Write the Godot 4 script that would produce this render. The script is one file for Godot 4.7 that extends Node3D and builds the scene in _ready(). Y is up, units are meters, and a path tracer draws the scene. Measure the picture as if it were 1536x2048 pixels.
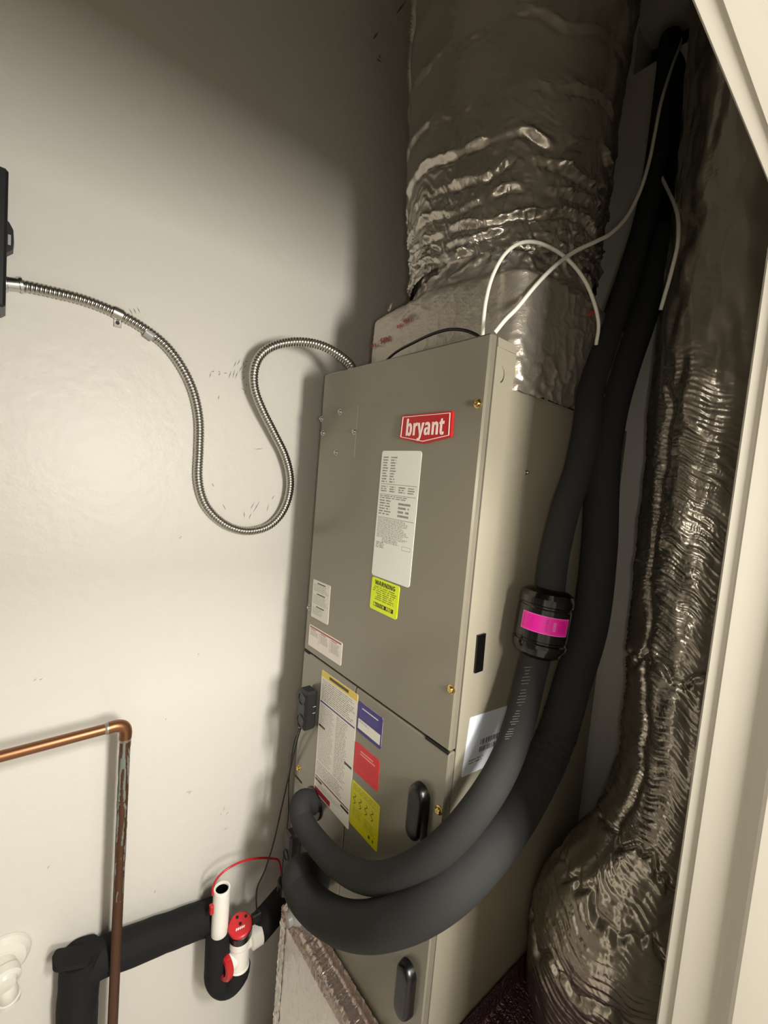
extends Node3D
# A utility closet seen from its doorway: x runs from the left wall to the door wall, z towards the open end, y up. The cabinet's top front corner nearest the door is at (0, 1.93, 0).

const TOP := 1.93
const WALL_X := -0.70      # face of the left wall
const BACK_Z := -0.72      # face of the back wall
const DOOR_X := 0.347      # closet face of the door wall
const HEAD_Y := 1.992      # underside of the door head
const CEIL_Y := 3.36
const FY := -0.22           # the floor
const BASE_Y := 0.51       # top of the return plenum, on which the cabinet stands

var M := {}
var rng := RandomNumberGenerator.new()
var taken := {}

# ------------------------------------------------------------------ naming and tree helpers
func numbered(called: String) -> String:
	if not taken.has(called):
		taken[called] = 0
		return called
	taken[called] += 1
	return "%s_%03d" % [called, taken[called]]

func thing(called: String, label: String, category: String, base: Vector3, group := "") -> Node3D:
	var o := Node3D.new()
	o.name = numbered(called)
	add_child(o)
	o.position = base
	o.set_meta("label", label)
	o.set_meta("category", category)
	if group != "":
		o.set_meta("group", group)
	return o

func world_of(n: Node3D) -> Vector3:
	var p := Vector3.ZERO
	var k: Node = n
	while k is Node3D and k != self:
		p += (k as Node3D).position
		k = k.get_parent()
	return p

func part(called: String, mesh: Mesh, m: Material, parent: Node3D, label := "") -> MeshInstance3D:
	var o := MeshInstance3D.new()
	o.name = called
	o.mesh = mesh
	o.material_override = m
	o.cast_shadow = GeometryInstance3D.SHADOW_CASTING_SETTING_ON
	parent.add_child(o, true)
	o.position = -world_of(parent)
	if label != "":
		o.set_meta("label", label)
	return o

func single(called: String, mesh: Mesh, m: Material, label: String, category: String, group := "") -> MeshInstance3D:
	var o := part(numbered(called), mesh, m, self)
	o.set_meta("label", label)
	o.set_meta("category", category)
	if group != "":
		o.set_meta("group", group)
	return o

func structure(called: String, mesh: Mesh, m: Material) -> MeshInstance3D:
	var o := part(called, mesh, m, self)
	o.set_meta("kind", "structure")
	return o

# ------------------------------------------------------------------ materials
func mat(c: Color, rough := 0.6, metal := 0.0, spec := 0.5) -> StandardMaterial3D:
	var m := StandardMaterial3D.new()
	m.albedo_color = c
	m.roughness = rough
	m.metallic = metal
	m.metallic_specular = spec
	return m

func noise(freq: float, kind := FastNoiseLite.TYPE_SIMPLEX_SMOOTH, oct := 4, sd := 3) -> FastNoiseLite:
	var n := FastNoiseLite.new()
	n.noise_type = kind
	n.frequency = freq
	n.seed = sd
	n.fractal_octaves = oct
	n.fractal_type = FastNoiseLite.FRACTAL_FBM if oct > 1 else FastNoiseLite.FRACTAL_NONE
	return n

func noise_tex(n: FastNoiseLite, side := 512, as_normal := false, bump := 4.0) -> NoiseTexture2D:
	var t := NoiseTexture2D.new()
	t.width = side
	t.height = side
	t.seamless = true
	t.noise = n
	t.as_normal_map = as_normal
	t.bump_strength = bump
	return t

func ramp(a: Color, b: Color) -> Gradient:
	var g := Gradient.new()
	g.set_color(0, a)
	g.set_color(1, b)
	return g

func relief(m: StandardMaterial3D, t: Texture2D, cm: float, scale: float) -> void:
	m.heightmap_enabled = true
	m.heightmap_texture = t
	m.heightmap_scale = cm
	m.uv1_triplanar = true
	m.uv1_world_triplanar = true
	m.uv1_scale = Vector3.ONE * scale

func make_materials() -> void:
	M.wall = mat(Color(0.825, 0.81, 0.78), 0.42, 0.0, 0.45)
	relief(M.wall, noise_tex(noise(0.02, FastNoiseLite.TYPE_SIMPLEX_SMOOTH, 5, 8)), 0.06, 2.2)
	M.trim = mat(Color(0.77, 0.75, 0.705), 0.38)
	M.floor = mat(Color(0.82, 0.80, 0.77), 0.6)
	relief(M.floor, noise_tex(noise(0.05)), 0.05, 2.0)
	M.pencil = mat(Color(0.47, 0.46, 0.44), 0.7)
	M.scuff = mat(Color(0.66, 0.645, 0.61), 0.6)
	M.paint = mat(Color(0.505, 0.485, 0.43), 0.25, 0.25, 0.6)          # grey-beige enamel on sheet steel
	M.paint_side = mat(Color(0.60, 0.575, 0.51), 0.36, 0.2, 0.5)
	M.seam = mat(Color(0.05, 0.045, 0.04), 0.8)
	M.foam = mat(Color(0.175, 0.175, 0.173), 0.8, 0.0, 0.3)
	relief(M.foam, noise_tex(noise(0.06, FastNoiseLite.TYPE_SIMPLEX_SMOOTH, 3, 5), 256), 0.03, 9.0)
	M.foam_dark = mat(Color(0.115, 0.115, 0.118), 0.75, 0.0, 0.3)
	relief(M.foam_dark, noise_tex(noise(0.04, FastNoiseLite.TYPE_SIMPLEX_SMOOTH, 3, 6), 256), 0.05, 7.0)
	M.gloss_black = mat(Color(0.02, 0.02, 0.021), 0.12, 0.0, 0.55)
	M.plastic_black = mat(Color(0.10, 0.105, 0.115), 0.42)
	M.rubber = mat(Color(0.03, 0.03, 0.03), 0.3)
	M.steel = mat(Color(0.80, 0.80, 0.79), 0.22, 1.0)
	M.zinc = mat(Color(0.74, 0.73, 0.70), 0.3, 1.0)
	M.brass = mat(Color(0.88, 0.76, 0.50), 0.24, 1.0)
	M.copper = mat(Color(0.52, 0.36, 0.255), 0.38, 0.8)
	M.copper_dull = mat(Color(0.34, 0.23, 0.165), 0.5, 0.5)
	M.verdigris = mat(Color(0.42, 0.45, 0.42), 0.85)
	M.solder = mat(Color(0.60, 0.57, 0.52), 0.4, 0.7)
	M.pvc = mat(Color(0.93, 0.92, 0.89), 0.3)
	M.pvc_grey = mat(Color(0.62, 0.62, 0.60), 0.35)
	M.red = mat(Color(0.80, 0.16, 0.19), 0.32)
	M.red_clear = mat(Color(0.72, 0.14, 0.16), 0.25)
	M.wire_white = mat(Color(0.88, 0.87, 0.82), 0.45)
	M.wire_black = mat(Color(0.04, 0.04, 0.04), 0.4)
	M.white_paint = mat(Color(0.85, 0.84, 0.80), 0.3)
	# foil facings: the same polished aluminium with finer or coarser crumple
	var fine := noise_tex(noise(0.035, FastNoiseLite.TYPE_SIMPLEX_SMOOTH, 5, 21), 512, true, 5.0)
	M.foil = mat(Color(0.73, 0.705, 0.665), 0.25, 0.9)
	M.foil.normal_enabled = true
	M.foil.normal_texture = fine
	M.foil.normal_scale = 0.16
	M.foil_supply = mat(Color(0.69, 0.66, 0.615), 0.33, 0.72)
	M.foil_board = mat(Color(0.90, 0.885, 0.86), 0.36, 0.8)
	var ridged := noise(0.018, FastNoiseLite.TYPE_SIMPLEX, 4, 31)
	ridged.fractal_type = FastNoiseLite.FRACTAL_RIDGED
	relief(M.foil_board, noise_tex(ridged), 0.05, 5.0)
	relief(M.foil_supply, noise_tex(ridged), 0.05, 6.0)
	M.foil_tape = mat(Color(0.70, 0.64, 0.61), 0.25, 0.9)
	relief(M.foil_tape, noise_tex(ridged), 0.08, 6.0)
	M.foil_purple = mat(Color(0.56, 0.46, 0.50), 0.26, 0.9)
	relief(M.foil_purple, noise_tex(ridged), 0.3, 7.0)
	M.print_red = mat(Color(0.50, 0.10, 0.10), 0.5)

# ------------------------------------------------------------------ mesh helpers
func begin() -> SurfaceTool:
	var st := SurfaceTool.new()
	st.begin(Mesh.PRIMITIVE_TRIANGLES)
	return st

func tri(st: SurfaceTool, a: Vector3, b: Vector3, c: Vector3, out: Vector3, ua := Vector2.ZERO, ub := Vector2.ZERO, uc := Vector2.ZERO) -> void:
	var n := (b - a).cross(c - a)
	if n.length_squared() < 1e-18:
		return
	n = n.normalized()
	var flip := n.dot(out) < 0.0
	if flip:
		n = -n
	st.set_normal(n)
	var vs := [a, b, c]
	var us := [ua, ub, uc]
	var order := [0, 1, 2] if flip else [0, 2, 1]      # front faces run clockwise
	for i in order:
		st.set_uv(us[i])
		st.add_vertex(vs[i])

func quad(st: SurfaceTool, a: Vector3, b: Vector3, c: Vector3, d: Vector3, out: Vector3) -> void:
	tri(st, a, b, c, out, Vector2(0, 0), Vector2(1, 0), Vector2(1, 1))
	tri(st, a, c, d, out, Vector2(0, 0), Vector2(1, 1), Vector2(0, 1))

func add_box(st: SurfaceTool, lo: Vector3, hi: Vector3, bevel := 0.0) -> void:
	var mid := (lo + hi) * 0.5
	var h := (hi - lo) * 0.5
	var b := minf(bevel, minf(h.x, minf(h.y, h.z)) * 0.9)
	var pt := func(s: Vector3, axis: int) -> Vector3:
		var q := h
		for k in 3:
			if k != axis:
				q[k] -= b
		return mid + q * s
	for axis in 3:
		for s in [-1.0, 1.0]:
			var c := []
			for uv in [[-1.0, -1.0], [1.0, -1.0], [1.0, 1.0], [-1.0, 1.0]]:
				var g := Vector3.ZERO
				g[axis] = s
				g[(axis + 1) % 3] = uv[0]
				g[(axis + 2) % 3] = uv[1]
				c.append(pt.call(g, axis))
			var n := Vector3.ZERO
			n[axis] = s
			quad(st, c[0], c[1], c[2], c[3], n)
	if b <= 0.0:
		return
	for axis in 3:
		var u := (axis + 1) % 3
		var v := (axis + 2) % 3
		for su in [-1.0, 1.0]:
			for sv in [-1.0, 1.0]:
				var g0 := Vector3.ZERO
				g0[axis] = -1.0
				g0[u] = su
				g0[v] = sv
				var g1 := g0
				g1[axis] = 1.0
				var n := Vector3.ZERO
				n[u] = su
				n[v] = sv
				quad(st, pt.call(g0, u), pt.call(g1, u), pt.call(g1, v), pt.call(g0, v), n)
	for sx in [-1.0, 1.0]:
		for sy in [-1.0, 1.0]:
			for sz in [-1.0, 1.0]:
				var g := Vector3(sx, sy, sz)
				tri(st, pt.call(g, 0), pt.call(g, 1), pt.call(g, 2), g)

func box(lo: Vector3, hi: Vector3, bevel := 0.0) -> ArrayMesh:
	var st := begin()
	add_box(st, lo, hi, bevel)
	return st.commit()

# an outline in the plane (o; u, v), thickened along w by t on the front side
func add_prism(st: SurfaceTool, outline: PackedVector2Array, o: Vector3, u: Vector3, v: Vector3, w: Vector3, t: float) -> void:
	var idx := Geometry2D.triangulate_polygon(outline)
	var lo := outline[0]
	var hi := outline[0]
	for q in outline:
		lo = lo.min(q)
		hi = hi.max(q)
	var at := func(q: Vector2) -> Vector3: return o + u * q.x + v * q.y
	var tx := func(q: Vector2) -> Vector2: return (q - lo) / (hi - lo)
	for i in range(0, idx.size(), 3):
		var a := outline[idx[i]]
		var b := outline[idx[i + 1]]
		var c := outline[idx[i + 2]]
		tri(st, at.call(a) + w * t, at.call(b) + w * t, at.call(c) + w * t, w, tx.call(a), tx.call(b), tx.call(c))
		tri(st, at.call(a), at.call(b), at.call(c), -w)
	var area := 0.0
	for i in outline.size():
		area += outline[i].cross(outline[(i + 1) % outline.size()])
	for i in outline.size():
		var a2 := outline[i]
		var b2 := outline[(i + 1) % outline.size()]
		var d := (b2 - a2).normalized()
		var n2 := Vector2(d.y, -d.x) * signf(area)
		var n3 := u * n2.x + v * n2.y
		quad(st, at.call(a2), at.call(b2), at.call(b2) + w * t, at.call(a2) + w * t, n3)

func prism(outline: PackedVector2Array, o: Vector3, u: Vector3, v: Vector3, w: Vector3, t: float) -> ArrayMesh:
	var st := begin()
	add_prism(st, outline, o, u, v, w, t)
	return st.commit()

func rounded(w: float, h: float, r: float, seg := 5) -> PackedVector2Array:
	var out := PackedVector2Array()
	for c in [[w - r, h - r, 0.0], [r, h - r, 90.0], [r, r, 180.0], [w - r, r, 270.0]]:
		for k in seg + 1:
			var a := deg_to_rad(c[2] + 90.0 * k / seg)
			out.append(Vector2(c[0] + r * cos(a), c[1] + r * sin(a)))
	return out

# rows of vertices joined into one smooth skin; closed joins the last column to the first
func skin(rows: Array, closed: bool, flip := false, cap := false) -> ArrayMesh:
	var nr := rows.size()
	var nc: int = rows[0].size()
	var V := PackedVector3Array()
	var U := PackedVector2Array()
	var N := PackedVector3Array()
	var I := PackedInt32Array()
	var w := nc + 1 if closed else nc
	for i in nr:
		var r: PackedVector3Array = rows[i]
		for j in w:
			V.append(r[j % nc])
			U.append(Vector2(float(j) / (w - 1), float(i) / (nr - 1)))
	N.resize(V.size())
	for i in nr - 1:
		for j in w - 1:
			var a := i * w + j
			var b := a + 1
			var c := a + w
			var d := c + 1
			var n := (V[d] - V[a]).cross(V[c] - V[b])
			if flip:
				n = -n
			N[a] += n
			N[b] += n
			N[c] += n
			N[d] += n
			if flip:
				I.append_array([a, b, c, b, d, c])
			else:
				I.append_array([a, c, b, b, c, d])
	for i in nr:
		if closed:
			var s := N[i * w] + N[i * w + w - 1]
			N[i * w] = s
			N[i * w + w - 1] = s
	for i in N.size():
		N[i] = N[i].normalized()
	if cap:
		for e in [0, nr - 1]:
			var mid := Vector3.ZERO
			for j in nc:
				mid += rows[e][j]
			mid /= nc
			var towards: Vector3 = mid - (rows[1][0] + rows[1][nc / 2]) * 0.5 if e == 0 else mid - (rows[nr - 2][0] + rows[nr - 2][nc / 2]) * 0.5
			towards = towards.normalized()
			var first := V.size()
			V.append(mid)
			U.append(Vector2(0.5, 0.5))
			N.append(towards)
			for j in nc:
				V.append(rows[e][j])
				U.append(Vector2(0.5, 0.5))
				N.append(towards)
			for j in nc:
				var p := first + 1 + j
				var q := first + 1 + (j + 1) % nc
				var fn := (V[p] - V[first]).cross(V[q] - V[first])
				if fn.dot(towards) < 0.0:
					I.append_array([first, p, q])
				else:
					I.append_array([first, q, p])
	var arr := []
	arr.resize(Mesh.ARRAY_MAX)
	arr[Mesh.ARRAY_VERTEX] = V
	arr[Mesh.ARRAY_NORMAL] = N
	arr[Mesh.ARRAY_TEX_UV] = U
	arr[Mesh.ARRAY_INDEX] = I
	var am := ArrayMesh.new()
	am.add_surface_from_arrays(Mesh.PRIMITIVE_TRIANGLES, arr)
	return am

# points along a smooth curve through the given ones, evenly spaced
func curve(pts: Array, step: float) -> PackedVector3Array:
	var c := Curve3D.new()
	c.bake_interval = minf(step, 0.01)
	for i in pts.size():
		var p: Vector3 = pts[i]
		var a: Vector3 = pts[maxi(i - 1, 0)]
		var b: Vector3 = pts[mini(i + 1, pts.size() - 1)]
		var t := (b - a).normalized()
		var li := p.distance_to(a) / 3.0
		var lo := p.distance_to(b) / 3.0
		c.add_point(p, -t * li, t * lo)
	var out := PackedVector3Array()
	var n := maxi(2, int(ceil(c.get_baked_length() / step)))
	for i in n + 1:
		out.append(c.sample_baked(c.get_baked_length() * i / n, true))
	return out

# rings around a path; radius(along 0..1, metres along, angle) gives each vertex its distance from the axis
func rings(path: PackedVector3Array, sides: int, radius: Callable) -> Array:
	var rows := []
	var t := (path[1] - path[0]).normalized()
	var u := t.cross(Vector3(0.31, 0.2, 0.93)).normalized()
	var along := 0.0
	for i in path.size():
		var t2 := (path[mini(i + 1, path.size() - 1)] - path[maxi(i - 1, 0)]).normalized()
		u = (u - t2 * u.dot(t2)).normalized()
		var v := t2.cross(u)
		if i > 0:
			along += path[i].distance_to(path[i - 1])
		var r := PackedVector3Array()
		r.resize(sides)
		for j in sides:
			var a := TAU * j / sides
			var rr: float = radius.call(float(i) / (path.size() - 1), along, a)
			r[j] = path[i] + (u * cos(a) + v * sin(a)) * rr
		rows.append(r)
	return rows

func tube(pts: Array, r: float, step := 0.006, sides := 20, cap := true) -> ArrayMesh:
	return skin(rings(curve(pts, step), sides, func(_f, _s, _a): return r), true, false, cap)

func straight(a: Vector3, b: Vector3, r: float, sides := 24, cap := true) -> ArrayMesh:
	return lathe(a, (b - a).normalized(), [Vector2(0, 0), Vector2(r, 0), Vector2(r, a.distance_to(b)), Vector2(0, a.distance_to(b))], sides) if cap else lathe(a, (b - a).normalized(), [Vector2(r, 0), Vector2(r, a.distance_to(b))], sides)

# a turned shape: profile points are (radius, height along the axis); corners stay sharp
func add_lathe(st: SurfaceTool, o: Vector3, axis: Vector3, profile: Array, sides := 24) -> void:
	var u := axis.cross(Vector3(0.37, 0.11, 0.92)).normalized()
	var v := axis.cross(u)
	for i in profile.size() - 1:
		var p: Vector2 = profile[i]
		var q: Vector2 = profile[i + 1]
		if p.distance_to(q) < 1e-7:
			continue
		var d := (q - p).normalized()
		var n2 := Vector2(d.y, -d.x)
		for j in sides:
			var a0 := TAU * j / sides
			var a1 := TAU * (j + 1) / sides
			var d0 := u * cos(a0) + v * sin(a0)
			var d1 := u * cos(a1) + v * sin(a1)
			var A := o + d0 * p.x + axis * p.y
			var B := o + d1 * p.x + axis * p.y
			var C := o + d1 * q.x + axis * q.y
			var D := o + d0 * q.x + axis * q.y
			var na := (d0 * n2.x + axis * n2.y)
			var nb := (d1 * n2.x + axis * n2.y)
			for f in [[A, B, C, na, nb, nb], [A, C, D, na, nb, na]]:
				var fn: Vector3 = (f[1] - f[0]).cross(f[2] - f[0])
				if fn.length_squared() < 1e-20:
					continue
				var order := [0, 2, 1] if fn.dot(f[3] + f[4]) > 0.0 else [0, 1, 2]
				for k in order:
					st.set_normal(f[3 + k])
					st.set_uv(Vector2(float(j) / sides, float(i) / profile.size()))
					st.add_vertex(f[k])

func lathe(o: Vector3, axis: Vector3, profile: Array, sides := 24) -> ArrayMesh:
	var st := begin()
	add_lathe(st, o, axis, profile, sides)
	return st.commit()

# ------------------------------------------------------------------ printed matter
func paper(w: int, h: int, c: Color) -> Image:
	var im := Image.create(w, h, false, Image.FORMAT_RGB8)
	im.fill(c)
	return im

# lines of illegibly small print between x0..x1, y0..y1 (pixels)
func small_print(im: Image, x0: int, y0: int, x1: int, y1: int, pitch: int, ink: Color, fill := 0.9, centred := false) -> void:
	var y := y0
	var hgt := maxi(2, int(pitch * 0.55))
	while y + hgt <= y1:
		var line := int((x1 - x0) * (fill - rng.randf() * 0.22))
		var x := x0 + ((x1 - x0 - line) / 2 if centred else 0)
		var end := x + line
		while x < end:
			var word := rng.randi_range(hgt * 2, hgt * 7)
			for k in range(x, mini(x + word, end)):
				for j in hgt:
					if rng.randf() < 0.62 and k < im.get_width() and y + j < im.get_height():
						im.set_pixel(k, y + j, ink.lerp(im.get_pixel(k, y + j), rng.randf() * 0.45))
			x += word + hgt
		y += pitch

func photo_mat(im: Image, rough := 0.35) -> StandardMaterial3D:
	var m := mat(Color.WHITE, rough)
	m.albedo_texture = ImageTexture.create_from_image(im)
	return m

# a thin sticker with corners near the given ones, squared up to the surface it lies on
func sticker(called: String, parent: Node3D, tl: Vector3, tr_: Vector3, br: Vector3, bl: Vector3, n: Vector3, m: Material, r: float, label := "", thick := 0.0009) -> Array:
	var w := (tl.distance_to(tr_) + bl.distance_to(br)) * 0.5
	var h := (tl.distance_to(bl) + tr_.distance_to(br)) * 0.5
	var up := ((tl - bl) + (tr_ - br)).normalized()
	var u := up.cross(n).normalized()
	if u.dot(tr_ - tl) < 0.0:
		u = -u
	var mid := (tl + tr_ + br + bl) * 0.25
	var o := mid - u * w * 0.5 + up * h * 0.5
	var node := part(called, prism(rounded(w, h, r), o, u, -up, n, thick), m, parent, label)
	return [o + n * thick, u, up, w, h, n, node]

# raised lettering on a sticker frame: centre at (x, y) as fractions from the top left
func lettering(f: Array, parent: Node3D, text: String, x: float, y: float, height: float, m: Material, stretch := 1.0, turned := false, called := "lettering", bold := true) -> void:
	var tm := TextMesh.new()
	var font := SystemFont.new()
	font.font_names = PackedStringArray(["Droid Sans"])
	font.font_weight = 700 if bold else 400
	tm.font = font
	tm.font_size = 64
	tm.pixel_size = 0.01
	tm.depth = 0.02
	tm.curve_step = 1.5
	tm.text = text
	var o := MeshInstance3D.new()
	o.name = called
	o.mesh = tm
	o.material_override = m
	parent.add_child(o, true)
	var s := height / 0.46
	var u: Vector3 = f[1]
	var up: Vector3 = f[2]
	var n: Vector3 = f[5]
	if turned:
		u = -u
		up = -up
	var c: Vector3 = f[0] + f[1] * f[3] * x - f[2] * f[4] * y
	o.transform = Transform3D(Basis(u * s * stretch, up * s, n * s * 0.5), c + n * 0.0002 - world_of(parent))

# ------------------------------------------------------------------ the scene
func _ready() -> void:
	rng.seed = 77
	set_camera_and_light()
	make_materials()
	build_room()
	build_return_plenum()
	build_air_handler()
	build_supply()
	build_return_duct()
	build_refrigerant_lines()
	build_drain()
	build_conduit()
	build_copper()
	build_wires()
	build_small_things()

func set_camera_and_light() -> void:
	var cam := Camera3D.new()
	cam.name = "camera"
	cam.fov = 99.406
	cam.near = 0.02
	cam.far = 30.0
	cam.transform = Transform3D(Basis(Vector3(0.63004, 0.08577, -0.77181), Vector3(-0.10960, 0.99375, 0.02096), Vector3(0.76879, 0.07138, 0.63551)), Vector3(0.47407, TOP - 0.26128, 0.59043))
	add_child(cam)
	cam.current = true
	var we := WorldEnvironment.new()
	we.name = "environment"
	var env := Environment.new()
	env.background_mode = Environment.BG_COLOR
	env.background_color = Color(0.02, 0.02, 0.02)
	env.tonemap_mode = Environment.TONE_MAPPER_LINEAR
	env.tonemap_exposure = 1.0
	env.sdfgi_enabled = true
	env.ssao_enabled = true
	env.ssil_enabled = true
	we.environment = env
	add_child(we)
	# the lamp that lights the closet: a flat work light standing outside the doorway, at the photographer's right hand
	var at := Vector3(1.20, TOP - 0.27, 0.26)
	var lamp := thing("work_lamp", "flat rectangular LED work lamp on a black stand in the hall", "lamp", Vector3(at.x + 0.05, FY, at.z))
	part("housing", box(at + Vector3(0.012, -0.17, -0.12), at + Vector3(0.06, 0.17, 0.12), 0.006), mat(Color(0.08, 0.08, 0.08), 0.5), lamp)
	var glow := mat(Color(0.9, 0.9, 0.88), 0.5)
	glow.emission_enabled = true
	glow.emission = Color(1.0, 0.97, 0.92)
	glow.emission_energy_multiplier = 2.0
	part("lamp_panel", box(at + Vector3(0.004, -0.15, -0.10), at + Vector3(0.012, 0.15, 0.10)), glow, lamp)
	part("pole", straight(Vector3(at.x + 0.05, FY + 0.03, at.z), Vector3(at.x + 0.05, at.y - 0.16, at.z), 0.012), mat(Color(0.06, 0.06, 0.06), 0.4), lamp)
	part("base", lathe(Vector3(at.x + 0.05, FY, at.z), Vector3.UP, [Vector2(0, 0), Vector2(0.16, 0), Vector2(0.16, 0.02), Vector2(0.03, 0.035), Vector2(0, 0.035)]), mat(Color(0.06, 0.06, 0.06), 0.4), lamp)
	var al := AreaLight3D.new()
	al.name = "work_lamp_light"
	al.area_size = Vector2(0.20, 0.30)
	al.light_color = Color(1.0, 0.98, 0.94)
	al.light_energy = LAMP_ENERGY
	al.shadow_enabled = true
	al.area_range = 12.0
	al.area_attenuation = 2.0
	al.position = at
	al.rotation.y = PI * 0.5
	add_child(al)
	# the hall's own square ceiling lamp, out of sight beyond the door head
	var hc := Vector3(1.60, TOP + 0.72, 0.20)
	var cl := thing("ceiling_light", "oblong white ceiling lamp hanging in the hall outside the closet", "lamp", hc)
	part("frame", box(hc + Vector3(-0.28, 0.012, -0.13), hc + Vector3(0.28, 0.06, 0.13), 0.006), mat(Color(0.85, 0.85, 0.84), 0.5), cl)
	var g2 := mat(Color(0.9, 0.9, 0.88), 0.5)
	g2.emission_enabled = true
	g2.emission = Color(1.0, 0.96, 0.90)
	g2.emission_energy_multiplier = 1.0
	part("diffuser", box(hc + Vector3(-0.25, 0.003, -0.10), hc + Vector3(0.25, 0.012, 0.10)), g2, cl)
	part("rod", straight(hc + Vector3(0, 0.06, 0), Vector3(hc.x, CEIL_Y, hc.z), 0.012), mat(Color(0.85, 0.85, 0.84), 0.5), cl)
	var hl := AreaLight3D.new()
	hl.name = "ceiling_light_light"
	hl.area_size = Vector2(0.50, 0.20)
	hl.light_color = Color(1.0, 0.985, 0.95)
	hl.light_energy = HALL_ENERGY
	hl.shadow_enabled = true
	hl.area_range = 12.0
	hl.area_attenuation = 2.0
	hl.position = hc
	hl.rotation.x = -PI * 0.5
	add_child(hl)
	# the telephone that took the photograph, held behind its own lens, with its flash lit
	var cb := cam.transform.basis
	var co := cam.position
	var ph := thing("camera_phone", "dark telephone held in the doorway with its small flash lit", "phone", co + cb * Vector3(0.02, -0.055, 0.012))
	var slab := MeshInstance3D.new()
	slab.name = "body"
	slab.mesh = box(Vector3(-0.036, -0.075, -0.004), Vector3(0.036, 0.075, 0.004), 0.003)
	slab.material_override = mat(Color(0.06, 0.06, 0.07), 0.4)
	slab.basis = cb
	ph.add_child(slab, true)
	var led := MeshInstance3D.new()
	led.name = "flash_lamp"
	led.mesh = lathe(Vector3(0.012, 0.055, -0.0045), Vector3(0, 0, -1), [Vector2(0, 0), Vector2(0.004, 0), Vector2(0.003, 0.001), Vector2(0, 0.001)], 16)
	var g3 := mat(Color(0.9, 0.9, 0.88), 0.5)
	g3.emission_enabled = true
	g3.emission = Color(1.0, 0.97, 0.92)
	g3.emission_energy_multiplier = 2.0
	led.material_override = g3
	led.basis = cb
	ph.add_child(led, true)
	var fl := SpotLight3D.new()
	fl.name = "flash_lamp_light"
	fl.light_color = Color(1.0, 0.975, 0.93)
	fl.light_energy = FLASH_ENERGY
	fl.light_size = 0.01
	fl.spot_angle = 49.0
	fl.spot_angle_attenuation = 1.0
	fl.spot_range = 8.0
	fl.spot_attenuation = 2.0
	fl.shadow_enabled = true
	fl.transform = Transform3D(cb, co + cb * Vector3(0.032, 0.0, -0.001))
	add_child(fl)

const LAMP_ENERGY := 2.6
const HALL_ENERGY := 7.5
const FLASH_ENERGY := 0.14

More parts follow.
